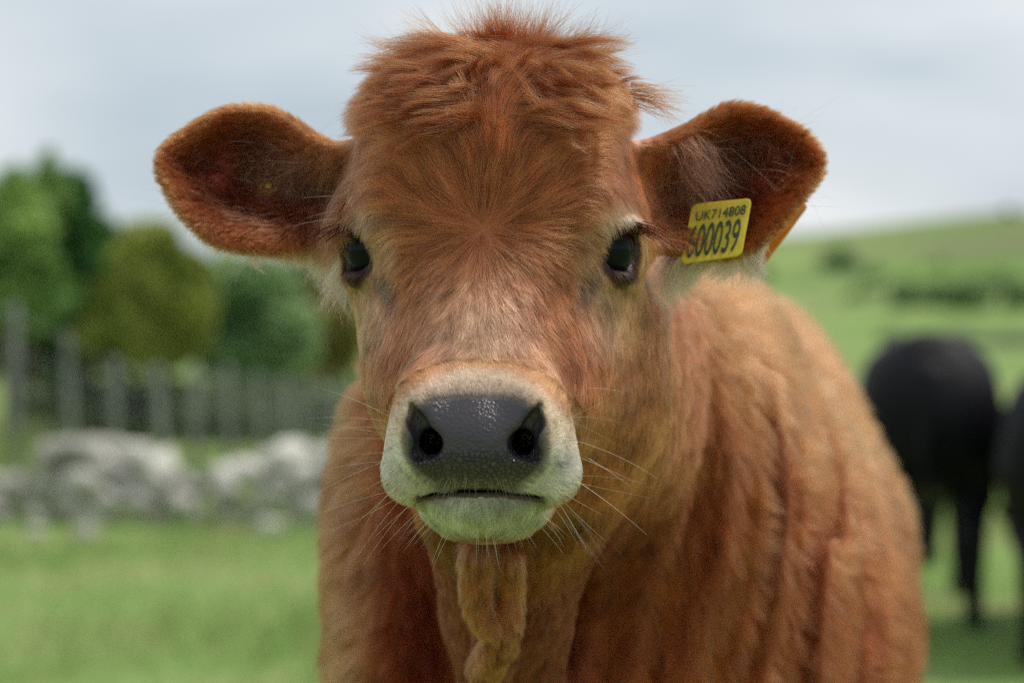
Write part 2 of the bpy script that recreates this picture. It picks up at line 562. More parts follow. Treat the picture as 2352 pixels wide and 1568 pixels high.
def body_sdf(P, fine=True):
    q = to_head(P)
    hd = head_sdf(q)
    # neck
    d = cone(P, (0.0, 2.10, 1.215), (0.11, 2.50, 1.12), 0.105, 0.13)
    d = smin(d, cone(P, (0.03, 2.12, 1.13), (0.06, 2.50, 1.02), 0.100, 0.15), 0.08)
    # throat and dewlap, a keel narrowing downward
    d = smin(d, cone(P, (0.0, 2.09, 1.08), (-0.005, 2.22, 0.94), 0.062, 0.055), 0.07)
    d = smin(d, cone(P, (-0.005, 2.19, 0.955), (0.005, 2.30, 0.80), 0.035, 0.06), 0.06)
    sdv = poly_sd(P[:, 0], P[:, 2], VPOLY)
    d = smin(d, smax(np.abs(P[:, 1] - (2.135 - 0.30 * (P[:, 2] - 1.05))) - 0.050, sdv + 0.016, 0.05), 0.022)
    # chest, shoulders, barrel, rump
    d = smin(d, ell(P, (0.032, 2.54, 0.93), (0.205, 0.20, 0.27)), 0.08)
    d = smin(d, ell(P, (-0.112, 2.48, 0.93), (0.071, 0.15, 0.24)), 0.05)
    d = smin(d, ell(P, (0.175, 2.64, 0.97), (0.155, 0.26, 0.245)), 0.12)
    d = smin(d, cone(P, (0.18, 2.66, 1.165), (0.33, 3.50, 1.13), 0.055, 0.07), 0.16)
    d = smin(d, ell(P, (0.225, 3.02, 0.80), (0.264, 0.52, 0.36)), 0.14)
    d = smin(d, ell(P, (0.31, 3.50, 0.93), (0.22, 0.24, 0.27)), 0.12)
    # legs
    for x, y in ((-0.09, 2.52), (0.16, 2.60)):
        d = smin(d, cone(P, (x, y, 0.80), (x, y - 0.02, 0.42), 0.085, 0.048), 0.06)
        d = smin(d, cone(P, (x, y - 0.02, 0.42), (x, y, 0.10), 0.045, 0.034), 0.02)
        d = smin(d, cone(P, (x, y, 0.10), (x, y - 0.035, 0.035), 0.038, 0.045), 0.02)
    for x, y in ((0.20, 3.50), (0.44, 3.46)):
        d = smin(d, cone(P, (x, y, 0.86), (x, y - 0.05, 0.62), 0.13, 0.085), 0.08)
        d = smin(d, cone(P, (x, y - 0.05, 0.62), (x, y + 0.13, 0.40), 0.075, 0.045), 0.04)
        d = smin(d, cone(P, (x, y + 0.13, 0.40), (x, y + 0.08, 0.10), 0.045, 0.036), 0.02)
        d = smin(d, cone(P, (x, y + 0.08, 0.10), (x, y + 0.045, 0.035), 0.038, 0.045), 0.02)
    # tail
    d = smin(d, cone(P, (0.37, 3.72, 1.10), (0.40, 3.78, 0.45), 0.028, 0.018), 0.03)
    # loose skin: vertical folds behind the cheek and down the shoulder
    sy = sstep(2.12, 2.3, P[:, 1]) * sstep(3.3, 2.9, P[:, 1]) * sstep(1.20, 1.02, P[:, 2])
    if sy.max() > 0:
        wob = noise(P * np.array((1, 1, 0.35)), 9, 31) * 0.05
        u = P[:, 0] + 0.25 * (P[:, 1] - 2.4) + wob - 0.12 * (P[:, 2] - 1.0)
        fold = (np.sin(u * 118) * 0.55 + np.sin(u * 67 + 1.3) * 0.45) * 0.5 + 0.5
        amp = 0.024 * sy * sstep(0.02, 0.10, P[:, 0]) * sstep(0.50, 0.34, P[:, 0])
        d = d - amp * (fold ** 1.5 - 0.5) - 0.006 * sy * noise(P * np.array((1, 1, 0.4)), 14, 5)
    # twisted fold of skin hanging under the jaw
    m = (P[:, 1] > 1.97) & (P[:, 1] < 2.20) & (np.abs(P[:, 0] + 0.015) < 0.08) & (P[:, 2] < 1.06) & (P[:, 2] > 0.86)
    if m.any():
        Pm = P[m]; t = np.full(len(Pm), 1.0)
        for path, r0, r1 in (TWIST_A, TWIST_B):
            n_ = len(path) - 1
            for i_ in range(n_):
                t = smin(t, cone(Pm, path[i_], path[i_ + 1], r0 + (r1 - r0) * i_ / n_, r0 + (r1 - r0) * (i_ + 1) / n_), 0.004)
        web = cone(Pm, W(1134, 1265, 2.100), W(1135, 1520, 2.150), 0.013, 0.018)       # the skin that ties it to the neck
        d[m] = smin(d[m], smin(t, web, 0.006), 0.012)
    d = smin(d, hd, 0.035)
    for poly, side in EARS:
        d = smin(d, ear_sdf(P, poly, side), 0.022)
    return d

calf = empty('calf', (0.15, 2.9, 0.0))
tag(calf, 'reddish brown calf with yellow-tagged ears staring straight into the camera', 'calf')
CALF_INV = np.array((0.15, 2.9, 0.0))     # children are built in world space and shifted by this

ax_x = lines_for((-0.34, -0.14, 0.0042), (-0.14, 0.11, 0.0020), (0.11, 0.34, 0.0042), (0.34, 0.62, 0.008))
ax_y = lines_for((1.76, 1.90, 0.0020), (1.90, 2.02, 0.0028), (2.02, 2.20, 0.0040), (2.20, 2.7, 0.009), (2.7, 3.9, 0.018))
ax_z = lines_for((-0.02, 0.75, 0.018), (0.75, 0.99, 0.0075), (0.99, 1.15, 0.0018), (1.15, 1.29, 0.0032), (1.29, 1.44, 0.0042))
import time
_t = time.time()
BV, BQ = surface((ax_x, ax_y, ax_z), body_sdf)
BV = relax(BV, BQ, 2, 0.4)
# keep the one big island (drops stray crumbs)
BN = vnormals(BV, BQ)
print('calf surface', len(BV), len(BQ), round(time.time() - _t, 1))
# ------------------------------------------------------------------ coat colours and masks
RED = lin(178, 102, 62); DEEP = lin(148, 76, 44); TAN = lin(206, 160, 112); CREAM = lin(228, 200, 172)
WHITE = lin(228, 218, 210); GREY = lin(112, 104, 106); DARKG = lin(60, 55, 60); LIDC = lin(66, 44, 38)
PINKT = lin(220, 176, 144); THROAT_SHADE = lin(130, 62, 42); GRASS_BOUNCE = lin(184, 178, 116); MINT = lin(208, 202, 190)
CHEEK = lin(194, 108, 72)

EXL, EXR = EAR_L, EAR_R
def ear_mask(P):
    m = np.zeros(len(P))
    for poly, side in EARS:
        sel = (P[:, 0] * side > 0.105) & (P[:, 1] > 1.95) & (P[:, 1] < 2.24) & (P[:, 2] > 1.20)
        if sel.any():
            sd = poly_sd(P[sel, 0], P[sel, 2], poly)
            m[sel] = np.maximum(m[sel], sstep(0.012, 0.0, sd) * sstep(0.112, 0.135, P[sel, 0] * side + 0.10 * 0))
    return m

def pad_level(q):
    """<1 on the bare leather of the nose"""
    ax = np.abs(q[:, 0])
    w = 0.0500 - 0.012 * sstep(-0.155, -0.185, q[:, 2])
    l = ((ax / w) ** 3 + (np.abs(q[:, 2] + 0.1485) / 0.0340) ** 3) ** (1 / 3.)
    return np.where(q[:, 1] < -0.105, l, 3.0)

def eye_level(q):
    a = q.copy(); a[:, 0] = np.abs(a[:, 0])
    r = (a - EYE) @ EYE_AX.T
    l = np.sqrt((r[:, 1] / 0.0205) ** 2 + (r[:, 2] / 0.0190) ** 2)
    return np.where(r[:, 0] > 0.0, l, 9.0)

def coat(P, N=None):
    """colour of the coat at points P (world)"""
    q = to_head(P)
    ax = np.abs(q[:, 0]); y = q[:, 1]; z = q[:, 2]
    nz = fbm(P, 22, 3, 2)
    # body
    c = mixc(mixc(RED, lin(170, 84, 42), 0.75)[None, :] * np.ones((len(P), 1)), lin(212, 148, 94), np.clip(sstep(0.90, 1.26, P[:, 2] + 0.7 * (P[:, 0] - 0.30) + 0.04 * nz), 0, 1))  # lower body darker, top right lighter: shade and sunlight put into the coat
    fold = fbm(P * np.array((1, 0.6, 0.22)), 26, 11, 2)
    c = mixc(c, lin(134, 46, 20), np.clip(0.65 * sstep(0.15, 0.8, fold) * sstep(1.18, 1.0, P[:, 2]), 0, 1))  # dark streaks: fold shade put into the coat, with some real undercoat red
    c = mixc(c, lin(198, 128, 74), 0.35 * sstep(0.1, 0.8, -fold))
    c = mixc(c, lin(190, 136, 92), np.exp(-((P[:, 0] + 0.155 + 0.02 * nz) / 0.022) ** 2) * 0.7)                    # strip on the far shoulder
    # neck and throat
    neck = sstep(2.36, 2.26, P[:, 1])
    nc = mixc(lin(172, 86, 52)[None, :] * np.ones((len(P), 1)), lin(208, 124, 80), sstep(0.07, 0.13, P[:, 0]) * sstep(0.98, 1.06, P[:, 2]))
    nc = mixc(nc, THROAT_SHADE, sstep(1.06, 0.98, P[:, 2]) * 0.85)  # throat darkened: shade below the head put into the coat
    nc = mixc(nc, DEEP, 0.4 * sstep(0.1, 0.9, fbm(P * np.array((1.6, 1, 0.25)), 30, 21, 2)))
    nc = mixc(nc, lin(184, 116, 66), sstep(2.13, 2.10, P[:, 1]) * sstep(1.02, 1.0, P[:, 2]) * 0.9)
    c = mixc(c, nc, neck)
    # head
    H = sstep(0.155, 0.115, y) * sstep(-0.29, -0.24, z)
    h = np.ones((len(P), 1)) * RED[None, :]
    n2 = fbm(P * np.array((1, 1, 1)), 34, 8, 2)
    h = mixc(h, DEEP, np.clip(0.35 + 0.5 * n2, 0, 1) * sstep(0.035, 0.10, z))
    h = mixc(h, lin(196, 124, 74), np.clip(0.25 + 0.45 * n2, 0, 1) * sstep(0.05, 0.0, z))
    h = mixc(h, lin(208, 128, 90), sstep(0.072, 0.108, ax + 0.006 * n2) * 0.7)
    h = mixc(h, CHEEK, sstep(-0.04, -0.09, z) * sstep(0.05, 0.075, ax) * 0.8)
    br = np.exp(-((q[:, 0] - 0.0) / 0.036) ** 2 - ((z + 0.072) / 0.046) ** 2)
    h = mixc(h, PINKT, np.clip(br * 1.1, 0, 1) * 0.9)
    # round the eyes
    de = np.sqrt((ax - 0.098) ** 2 + ((z - 0.004) * 0.8) ** 2)
    h = mixc(h, lin(206, 152, 114), sstep(0.042, 0.026, de + 0.004 * n2) * 0.85)
    dl = np.sqrt(((ax - 0.100) / 0.020) ** 2 + ((z - 0.030) / 0.009) ** 2)
    h = mixc(h, lin(214, 178, 146), sstep(1.3, 0.6, dl) * 0.8)
    dt = np.sqrt((ax - 0.098) ** 2 + ((z + 0.050) * 0.75) ** 2)
    h = mixc(h, lin(214, 166, 132), sstep(0.034, 0.010, dt) * 0.6)
    #tear line running inward and down from the eye
    tl = np.exp(-(((ax - 0.080) * 0.8 + (z + 0.030) * -0.6) / 0.006) ** 2 - (((ax - 0.080) * 0.6 + (z + 0.030) * 0.8) / 0.018) ** 2)
    h = mixc(h, lin(110, 92, 88), np.clip(tl * 0.9, 0, 1))
    # muzzle ring
    pl = np.sqrt((q[:, 0] / (0.066 + 0.016 * sstep(-0.12, -0.165, z))) ** 2 + ((z + 0.150) / 0.054) ** 2)
    mu = sstep(1.16, 0.98, pl + 0.03 * n2) * sstep(-0.045, -0.075, y)
    mc = mixc(CREAM[None, :] * np.ones((len(P), 1)), WHITE, sstep(-0.135, -0.165, z))
    lvl = pad_level(q)
    mc = mixc(mc, lin(138, 122, 108), sstep(1.55, 1.02, lvl) * sstep(-0.15, -0.12, z) * sstep(0.056, 0.030, ax))
    mc = mixc(mc, lin(66, 60, 62), sstep(1.16, 1.04, lvl) * 0.8)
    mc = mixc(mc, GRASS_BOUNCE, sstep(-0.180, -0.194, z + 0.004 * n2) * sstep(0.028, 0.045, ax) * 0.35)  # green light bounced off the grass, put into the lip colour
    h = mixc(h, lin(208, 152, 102), np.exp(-((pl - 1.16) / 0.11) ** 2) * 0.85 * (y < -0.04))
    h = mixc(h, mc, mu)
    chin = sstep(-0.187, -0.192, z) * sstep(-0.226, -0.214, z) * sstep(0.058, 0.048, ax) * sstep(-0.04, -0.06, y)
    cc = mixc(lin(128, 116, 100)[None, :] * np.ones((len(P), 1)), lin(200, 202, 188), sstep(-0.186, -0.196, z - 0.006 * (ax / 0.04) ** 2 * -1))
    cc = mixc(cc, MINT, sstep(-0.198, -0.210, z))
    cc = mixc(cc, GRASS_BOUNCE, np.exp(-((z + 0.207 - 0.3 * ax ** 1.2) / 0.005) ** 2) * 0.35)  # same bounced green painted across the chin
    h = mixc(h, cc, chin)
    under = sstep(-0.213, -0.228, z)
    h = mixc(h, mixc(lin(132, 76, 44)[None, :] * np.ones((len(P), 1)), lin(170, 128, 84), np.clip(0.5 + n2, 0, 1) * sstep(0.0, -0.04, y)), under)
    ell_ = eye_level(q)
    el2 = eye_level(q + np.array((0, 0, 0.004)))
    h = mixc(h, LIDC, sstep(1.45, 1.20, el2) * (el2 < 5))
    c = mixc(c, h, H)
    # ears
    em = ear_mask(P)
    rim = np.zeros(len(P))
    for poly, side in EARS:
        s_ = (em > 0) & (P[:, 0] * side > 0)
        if s_.any(): rim[s_] = sstep(0.030, 0.004, -poly_sd(P[s_, 0], P[s_, 2], poly))
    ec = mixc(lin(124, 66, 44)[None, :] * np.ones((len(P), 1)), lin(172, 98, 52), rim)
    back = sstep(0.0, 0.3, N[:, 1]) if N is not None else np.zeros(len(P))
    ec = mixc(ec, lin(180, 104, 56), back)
    c = mixc(c, ec, em)
    return c

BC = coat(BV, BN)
q_ = to_head(BV)
LV = pad_level(q_)
EL = eye_level(q_)
EM = ear_mask(BV)
wet = sstep(1.06, 0.97, LV)
nose_c = mixc(lin(58, 53, 60)[None, :] * np.ones((len(BV), 1)), lin(72, 62, 54), sstep(-0.158, -0.168, q_[:, 2]))
nose_c = mixc(nose_c, lin(128, 112, 92), sstep(-0.170, -0.181, q_[:, 2]) * 0.8)
nose_c = mixc(nose_c, lin(46, 46, 58), sstep(0.036, 0.044, np.abs(q_[:, 0]) + 0.35 * (q_[:, 2] + 0.14)) * sstep(-0.178, -0.166, q_[:, 2]))
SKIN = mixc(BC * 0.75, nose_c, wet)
lid = sstep(1.45, 1.15, EL) * (EL < 5)
SKIN = mixc(SKIN, lin(44, 32, 29), lid)
bowl_pink = np.zeros(len(BV))
for (px, py, rx, rz) in ((1770, 370, .018, .016), (1745, 415, .010, .020), (520, 370, .012, .024), (500, 415, .02, .012)):
    c_ = W(px, py, 2.07)
    bowl_pink = np.maximum(bowl_pink, np.exp(-((BV[:, 0] - c_[0]) / rx) ** 2 - ((BV[:, 2] - c_[2]) / rz) ** 2))
bowl_pink *= EM * (BN[:, 1] < 0.2)
SKIN = mixc(SKIN, lin(158, 66, 52), np.clip(bowl_pink * 0.9, 0, 1))
qa = q_.copy(); qa[:, 0] = np.abs(qa[:, 0])
inn = (nostril(qa) < 0.0012) & (q_[:, 1] < -0.09)
SKIN = mixc(SKIN, lin(62, 56, 64), inn * 0.85)
SKIN = mixc(SKIN, lin(22, 15, 16), inn * sstep(-0.150, -0.135, q_[:, 1]))
mouth = (q_[:, 1] < -0.05) & (np.abs(q_[:, 2] + 0.1855 + 0.0065 * (q_[:, 0] / 0.05) ** 2) < 0.0040) & (np.abs(q_[:, 0]) < 0.050)
SKIN[mouth] = lin(78, 62, 52)

M = Mat('calf_skin')
at = M.new('ShaderNodeAttribute'); at.attribute_name = 'tint'
aw = M.new('ShaderNodeAttribute'); aw.attribute_name = 'wet'
az = M.new('ShaderNodeAttribute'); az.attribute_name = 'wrinkle'
tc = M.new('ShaderNodeTexCoord')
nz = M.new('ShaderNodeTexNoise'); nz.inputs['Scale'].default_value = 420; nz.inputs['Detail'].default_value = 3
vo = M.new('ShaderNodeTexVoronoi'); vo.inputs['Scale'].default_value = 230; vo.feature = 'DISTANCE_TO_EDGE'
M.l.new(tc.outputs['Object'], nz.inputs['Vector']); M.l.new(tc.outputs['Object'], vo.inputs['Vector'])
vr = M.new('ShaderNodeMapRange'); vr.inputs['From Max'].default_value = 0.18; M.l.new(vo.outputs['Distance'], vr.inputs['Value'])
mm = M.new('ShaderNodeMath'); mm.operation = 'MULTIPLY'; M.l.new(vr.outputs[0], mm.inputs[0]); M.l.new(az.outputs['Fac'], mm.inputs[1])
m2 = M.new('ShaderNodeMath'); m2.operation = 'MULTIPLY_ADD'; m2.inputs[1].default_value = 0.35
M.l.new(nz.outputs['Fac'], m2.inputs[0]); M.l.new(mm.outputs[0], m2.inputs[2])
M.bump(m2.outputs[0], 1.0, 0.0032)
M.l.new(at.outputs['Color'], M.b.inputs['Base Color'])
nz2 = M.new('ShaderNodeTexNoise'); nz2.inputs['Scale'].default_value = 110; M.l.new(tc.outputs['Object'], nz2.inputs['Vector'])
wr = M.new('ShaderNodeMapRange'); wr.inputs['To Min'].default_value = 0.75; wr.inputs['To Max'].default_value = 0.24
M.l.new(aw.outputs['Fac'], wr.inputs['Value'])
wa = M.new('ShaderNodeMath'); wa.operation = 'MULTIPLY_ADD'; wa.inputs[1].default_value = 0.34
ws = M.new('ShaderNodeMath'); ws.operation = 'SUBTRACT'; ws.inputs[1].default_value = 0.17
M.l.new(nz2.outputs['Fac'], wa.inputs[0]); M.l.new(wr.outputs[0], ws.inputs[0]); M.l.new(ws.outputs[0], wa.inputs[2])
M.l.new(wa.outputs[0], M.b.inputs['Roughness'])
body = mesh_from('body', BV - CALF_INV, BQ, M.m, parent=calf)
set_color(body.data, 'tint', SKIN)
set_float(body.data, 'wet', np.maximum(wet * sstep(-0.186, -0.160, q_[:, 2]), lid * 0.5))
set_float(body.data, 'wrinkle', wet * sstep(-0.145, -0.168, q_[:, 2]))

from mathutils.bvhtree import BVHTree
bvh = BVHTree.FromPolygons([Vector(v) for v in BV], [tuple(map(int, f)) for f in BQ])

def on_skin(px, py, default=1.98):
    """point and normal of the skin at a direction from the camera"""
    o = Vector((0, 0, CAM_H)); d = Vector(W(px, py, 1.0)) - o; d.normalize()
    h = bvh.ray_cast(o, d, 4.0)
    if h[0] is None: return W(px, py, default), np.array((0, -1.0, 0))
    return np.array(h[0]), np.array(h[1])

# ------------------------------------------------------------------ eyes
M = Mat('eye_glass')
M.b.inputs['Base Color'].default_value = (0.006, 0.008, 0.010, 1)
M.b.inputs['Roughness'].default_value = 0.04
M.b.inputs['IOR'].default_value = 1.38
M.b.inputs['Specular IOR Level'].default_value = 0.17
eye_mat = M.m
def sphere(c, r, nu=32, nv=18, sc=(1, 1, 1)):
    V = [(0, 0, 1.0)]
    for j in range(1, nv):
        t = math.pi * j / nv
        for i in range(nu):
            p = 2 * math.pi * i / nu
            V.append((math.sin(t) * math.cos(p), math.sin(t) * math.sin(p), math.cos(t)))
    V.append((0, 0, -1.0))
    Fc = [(0, 1 + i, 1 + (i + 1) % nu) for i in range(nu)]
    for j in range(nv - 2):
        for i in range(nu):
            a = 1 + j * nu + i; b = 1 + j * nu + (i + 1) % nu
            Fc.append((a, a + nu, b + nu, b))
    L = len(V) - 1
    Fc += [(L, L - nu + (i + 1) % nu, L - nu + i) for i in range(nu)]
    return np.array(V) * r * np.array(sc) + np.asarray(c), Fc
for s in (-1, 1):
    c = from_head(EYE * np.array((s, 1, 1)))
    V, Fc = sphere(c - CALF_INV, EYE_R)
    mesh_from('eye', V, Fc, eye_mat, parent=calf)

# ------------------------------------------------------------------ fur
fur_mat = fur_material('coat_hair', 0.40, 0.6, 0.25)
wool_mat = fur_material('fine_hair', 0.5, 0.7, 0.5)
CAMP = np.array((0, 0, CAM_H))

def vary(c, n, dark=0.16, seed=0, ci=None, lockvar=0.20):
    """strand to strand and lock to lock differences"""
    k = 1 + dark * rng.normal(size=n)
    if ci is not None:
        g = rng.normal(size=n) * lockvar
        k = k + g[ci]
    return c * np.clip(k, 0.35, 1.8)[:, None]

face_cos = ((CAMP - BV) * BN).sum(1) / np.linalg.norm(CAMP - BV, axis=1)
vis = sstep(-0.75, -0.2, face_cos) + 0.02
inhead = sstep(0.19, 0.15, q_[:, 1]) * sstep(-0.30, -0.26, q_[:, 2]) * (1 - EM)
bare = np.clip(sstep(1.03, 0.99, LV) + (EL < 1.12) + mouth, 0, 1)
nose_in = (np.abs(q_[:, 0]) < 0.056) & (q_[:, 1] < -0.09) & (q_[:, 2] > -0.178) & (q_[:, 2] < -0.108) & (LV < 1.05)
bare = np.clip(bare + nose_in, 0, 1)
WH = inhead * vis * (1 - bare)
WH *= 1 + 1.2 * sstep(1.5, 1.1, LV)
WE = EM * (sstep(-0.9, -0.3, face_cos) * 0.9 + 0.1)
WB = (1 - inhead) * (1 - EM) * vis * sstep(0.60, 0.80, BV[:, 2]) * sstep(3.9, 3.3, BV[:, 1])
WB = WB * (0.45 + 1.6 * sstep(2.5, 2.2, BV[:, 1])) * (1 + 2.0 * sstep(2.16, 2.10, BV[:, 1]) * sstep(1.04, 1.01, BV[:, 2]))

def head_dir(P, N):
    q = to_head(P)
    x, y, z = q.T
    ax = np.abs(x)
    dx = x - 0.0; dz = z - 0.0155
    r = np.sqrt(dx * dx + dz * dz) + 1e-4
    d = np.stack((dx * (1 - 0.35 * sstep(0.0, 0.02, dz) + 1.6 * sstep(0.03, 0.08, dz)), 0 * x, dz), 1) / r[:, None]
    # slight spin at the whorl
    sp = 0.35 * np.exp(-r / 0.02)
    d[:, 0] += sp * dz / r; d[:, 2] -= sp * dx / r
    side = sstep(0.050, 0.105, ax)
    d[:, 2] -= 1.35 * side
    d[:, 1] += 0.55 * side
    low = sstep(-0.01, -0.07, dz)
    d[:, 2] -= 0.9 * low
    # the bridge: short, combed outward and down
    d[:, 0] += np.sign(x) * 0.5 * np.exp(-(ax / 0.03) ** 2) * sstep(-0.05, -0.09, z)
    # muzzle: away from the nose leather
    mu = sstep(1.25, 1.05, np.sqrt((x / 0.076) ** 2 + ((z + 0.150) / 0.058) ** 2)) * sstep(-0.035, -0.065, y)
    md = np.stack((x / 0.05, 0.8 + 0 * x, (z + 0.155) / 0.05 - 0.35 * side), 1)
    md[:, 2] = np.where(z < -0.16, -0.9, md[:, 2])
    d = d * (1 - mu)[:, None] + norm(md) * mu[:, None]
    # crown: parted to the sides
    cr = sstep(0.095, 0.135, z)
    cd = np.stack((np.tanh(x / 0.02) * 1.0, 0.25 + 0 * x, -0.15 - 4 * ax), 1)
    cd[:, 0] += 0.5 * noise(P, 26, 77); cd[:, 2] += 0.5 * noise(P, 26, 78)
    d = d * (1 - cr)[:, None] + cd * cr[:, None]
    # chin and jaw hang
    ch = sstep(-0.188, -0.20, z)
    d = d * (1 - ch)[:, None] + np.stack((x * 3, 0.1 + 0 * x, -1 + 0 * x), 1) * ch[:, None]
    return d @ HM.T

def head_len(P):
    q = to_head(P); x, y, z = q.T; ax = np.abs(x)
    L = 0.0085 + 0 * x
    L = L + 0.011 * sstep(-0.03, 0.03, z) * sstep(0.115, 0.08, ax)
    L = L + 0.012 * sstep(0.10, 0.13, z)
    L = L * (1 - 0.45 * np.exp(-((ax - 0.098) / 0.02) ** 2 - (z / 0.03) ** 2))
    pl = np.sqrt((x / 0.076) ** 2 + ((z + 0.150) / 0.058) ** 2)
    mu = sstep(1.2, 1.0, pl) * sstep(-0.035, -0.065, y)
    L = L * (1 - mu) + mu * (0.0032 + 0.0045 * sstep(-0.15, -0.185, z))
    L = np.where(z < -0.215, 0.012, L)
    br = np.exp(-(x / 0.03) ** 2 - ((z + 0.075) / 0.035) ** 2)
    return L * (1 - 0.25 * br)

# face
n = 290000
P, N = scatter(BV, BQ, BN, WH, n)
q = to_head(P)
T = head_dir(P, N)
L = head_len(P) * rng.uniform(0.7, 1.2, n)
top = sstep(0.08, 0.13, q[:, 2])
L = L * 1.25
S, ci = strands(P, N, T, L, 0.30 + 0.12 * top, 0.03 + 0.08 * top, k=5, clump=0.5, clump_n=14, bend=0.34, bend_scale=70, jitter=0.10, gravity=0.05, seed=3)
C = vary(coat(P, N), n, 0.13, ci=ci, lockvar=0.26)
phi = np.arctan2(q[:, 2] - 0.0155, q[:, 0]); rr_ = np.hypot(q[:, 0], q[:, 2] - 0.0155)
PP = np.stack((np.cos(phi) * 2.2, np.sin(phi) * 2.2, rr_ * 14), 1)
streak = fbm(PP, 5.0, 91, 3) * sstep(0.004, 0.03, rr_)
C = C * np.clip(1 + 0.48 * streak, 0.5, 1.5)[:, None]
make_curves('face_fur', S - CALF_INV, np.full(n, 0.000105) * (1 - 0.2 * (L < 0.006)), C, fur_mat, calf, tone=0.94, gamma=1.08)

# ears: one coat each
for poly, side in EARS:
    n = 46000
    w = WE * (BV[:, 0] * side > 0) * (1 - 0.75 * np.clip(bowl_pink * 1.2, 0, 1))
    P, N = scatter(BV, BQ, BN, w, n)
    x = P[:, 0] * side
    zc = 1.335 if side < 0 else 1.325
    inside = -poly_sd(P[:, 0], P[:, 2], poly)
    front = sstep(0.2, -0.2, N[:, 1])
    T = np.stack((side * (0.9 + 0 * x), -0.25 * front, (P[:, 2] - zc) * 12), 1)
    hang = front * sstep(0.215, 0.15, x) * sstep(0.02, -0.03, P[:, 2] - zc)      # long wisps near the base hang down
    if side > 0: hang *= 0.25
    T = T * (1 - hang)[:, None] + np.stack((side * 0.25 + 0 * x, -0.3 + 0 * x, -1 + 0 * x), 1) * hang[:, None]
    L = (0.0065 + 0.006 * front * sstep(0.0, 0.02, inside) + 0.014 * hang * sstep(0.125, 0.15, x) + 0.002 * sstep(0.012, 0.0, inside)) * rng.uniform(0.6, 1.25, n)
    S, ci = strands(P, N, T, L, 0.75, 0.30, k=6, clump=0.55, clump_n=24, bend=0.45, bend_scale=45, gravity=0.12, seed=9)
    C = coat(P, N)
    pale = front * hang * (rng.random(n) < 0.45)
    C = mixc(C, lin(196, 158, 128), pale * 0.75)
    make_curves('ear_fur', S - CALF_INV, np.full(n, 0.00012), vary(C, n, 0.15, ci=ci), fur_mat, calf)
    # white wool showing below the ear, from the back of its base
    rp = []
    X0, X1 = ((0.140, 0.235) if side < 0 else (0.145, 0.205))
    m = 3400
    idx = np.nonzero((BV[:, 1] > 1.98) & (BV[:, 1] < 2.2) & (BV[:, 0] * side > X0) & (BV[:, 0] * side < X1 + 0.03) & (BN[:, 2] < 0.2) & (BN[:, 1] > -0.5) & (BV[:, 2] < zc - 0.055) & (BV[:, 2] > 1.2))[0]
    print('wool roots', len(idx))
    if len(idx):
        P = BV[rng.choice(idx, m)] + rng.normal(size=(m, 3)) * 0.002
        xx = P[:, 0] * side
        N = np.tile(np.array((0, 1.0, 0.1)), (m, 1))
        T = np.stack((side * (-0.5 + 0.8 * noise(P, 40, 4)), 0.25 + 0 * xx, -1 + 0 * xx), 1)
        L = rng.uniform(0.022, 0.052, m) * (0.75 if side < 0 else 1.0) * (1.25 - 0.8 * sstep(X0, X1 + 0.03, xx))
        S, ci = strands(P, N, T, L, 0.3, 0.1, k=8, clump=0.5, clump_n=30, bend=0.7, bend_scale=50, gravity=0.1, seed=12)
        t = np.linspace(0, 1, 8)[None, :]
        S[:, :, 0] += side * -0.006 * np.sin(t * 5 + rng.random(m)[:, None] * 2) * t
        make_curves('ear_wool', S - CALF_INV, np.full(m, 0.00016), vary(np.tile(lin(236, 214, 200), (m, 1)), m, 0.08), wool_mat, calf, tone=1.0, gamma=1.0)

# trunk, neck, throat
n = 200000
P, N = scatter(BV, BQ, BN, WB, n)
nk = sstep(2.40, 2.25, P[:, 1])
T = np.stack((0.30 - 0.15 * nk, 0.75 - 0.45 * nk, -0.62 - 0.4 * nk), 1)
left = sstep(-0.02, -0.12, P[:, 0])
T[:, 0] = T[:, 0] * (1 - left) - 0.08 * left
T += 0.35 * np.stack((noise(P, 9, 41), noise(P, 9, 42), noise(P, 9, 43)), 1)
L = (0.011 + 0.018 * (1 - nk)) * rng.uniform(0.65, 1.3, n)
S, ci = strands(P, N, T, L, 0.72 - 0.25 * nk, 0.25, k=5, clump=0.66, clump_n=42, bend=0.5, bend_scale=26, gravity=0.10, seed=15)
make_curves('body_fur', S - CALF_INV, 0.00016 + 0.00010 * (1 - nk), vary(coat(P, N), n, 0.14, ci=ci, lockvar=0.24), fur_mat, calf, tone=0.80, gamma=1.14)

# ------------------------------------------------------------------ forelock: locks that lie over the crown
def lock_path(p, d, length, k=9, off=0.006, grav=0.35, wave=0.0, ph=0.0):
    pts = [np.array(p, float)]
    d = norm(np.array(d, float)); s = length / (k - 1)
    for j in range(k - 1):
        t = j / (k - 1)
        d = norm(d + np.array((0, 0, -grav)) * (s / length) * 2 + wave * np.array((math.sin(ph + t * 7), 0, math.cos(ph + t * 6))) * 0.25)
        c = pts[-1] + d * s
        h = bvh.find_nearest(Vector(c))
        if h[0] is not None:
            hn = np.array(h[1]); sd = (c - np.array(h[0])) @ hn
            o = off * (0.5 + math.sin(t * 3.0) * 0.9)
            if sd < o: c = c + hn * (o - sd)
        d = norm(0.5 * d + 0.5 * norm(c - pts[-1]))
        pts.append(c)
    return np.array(pts)

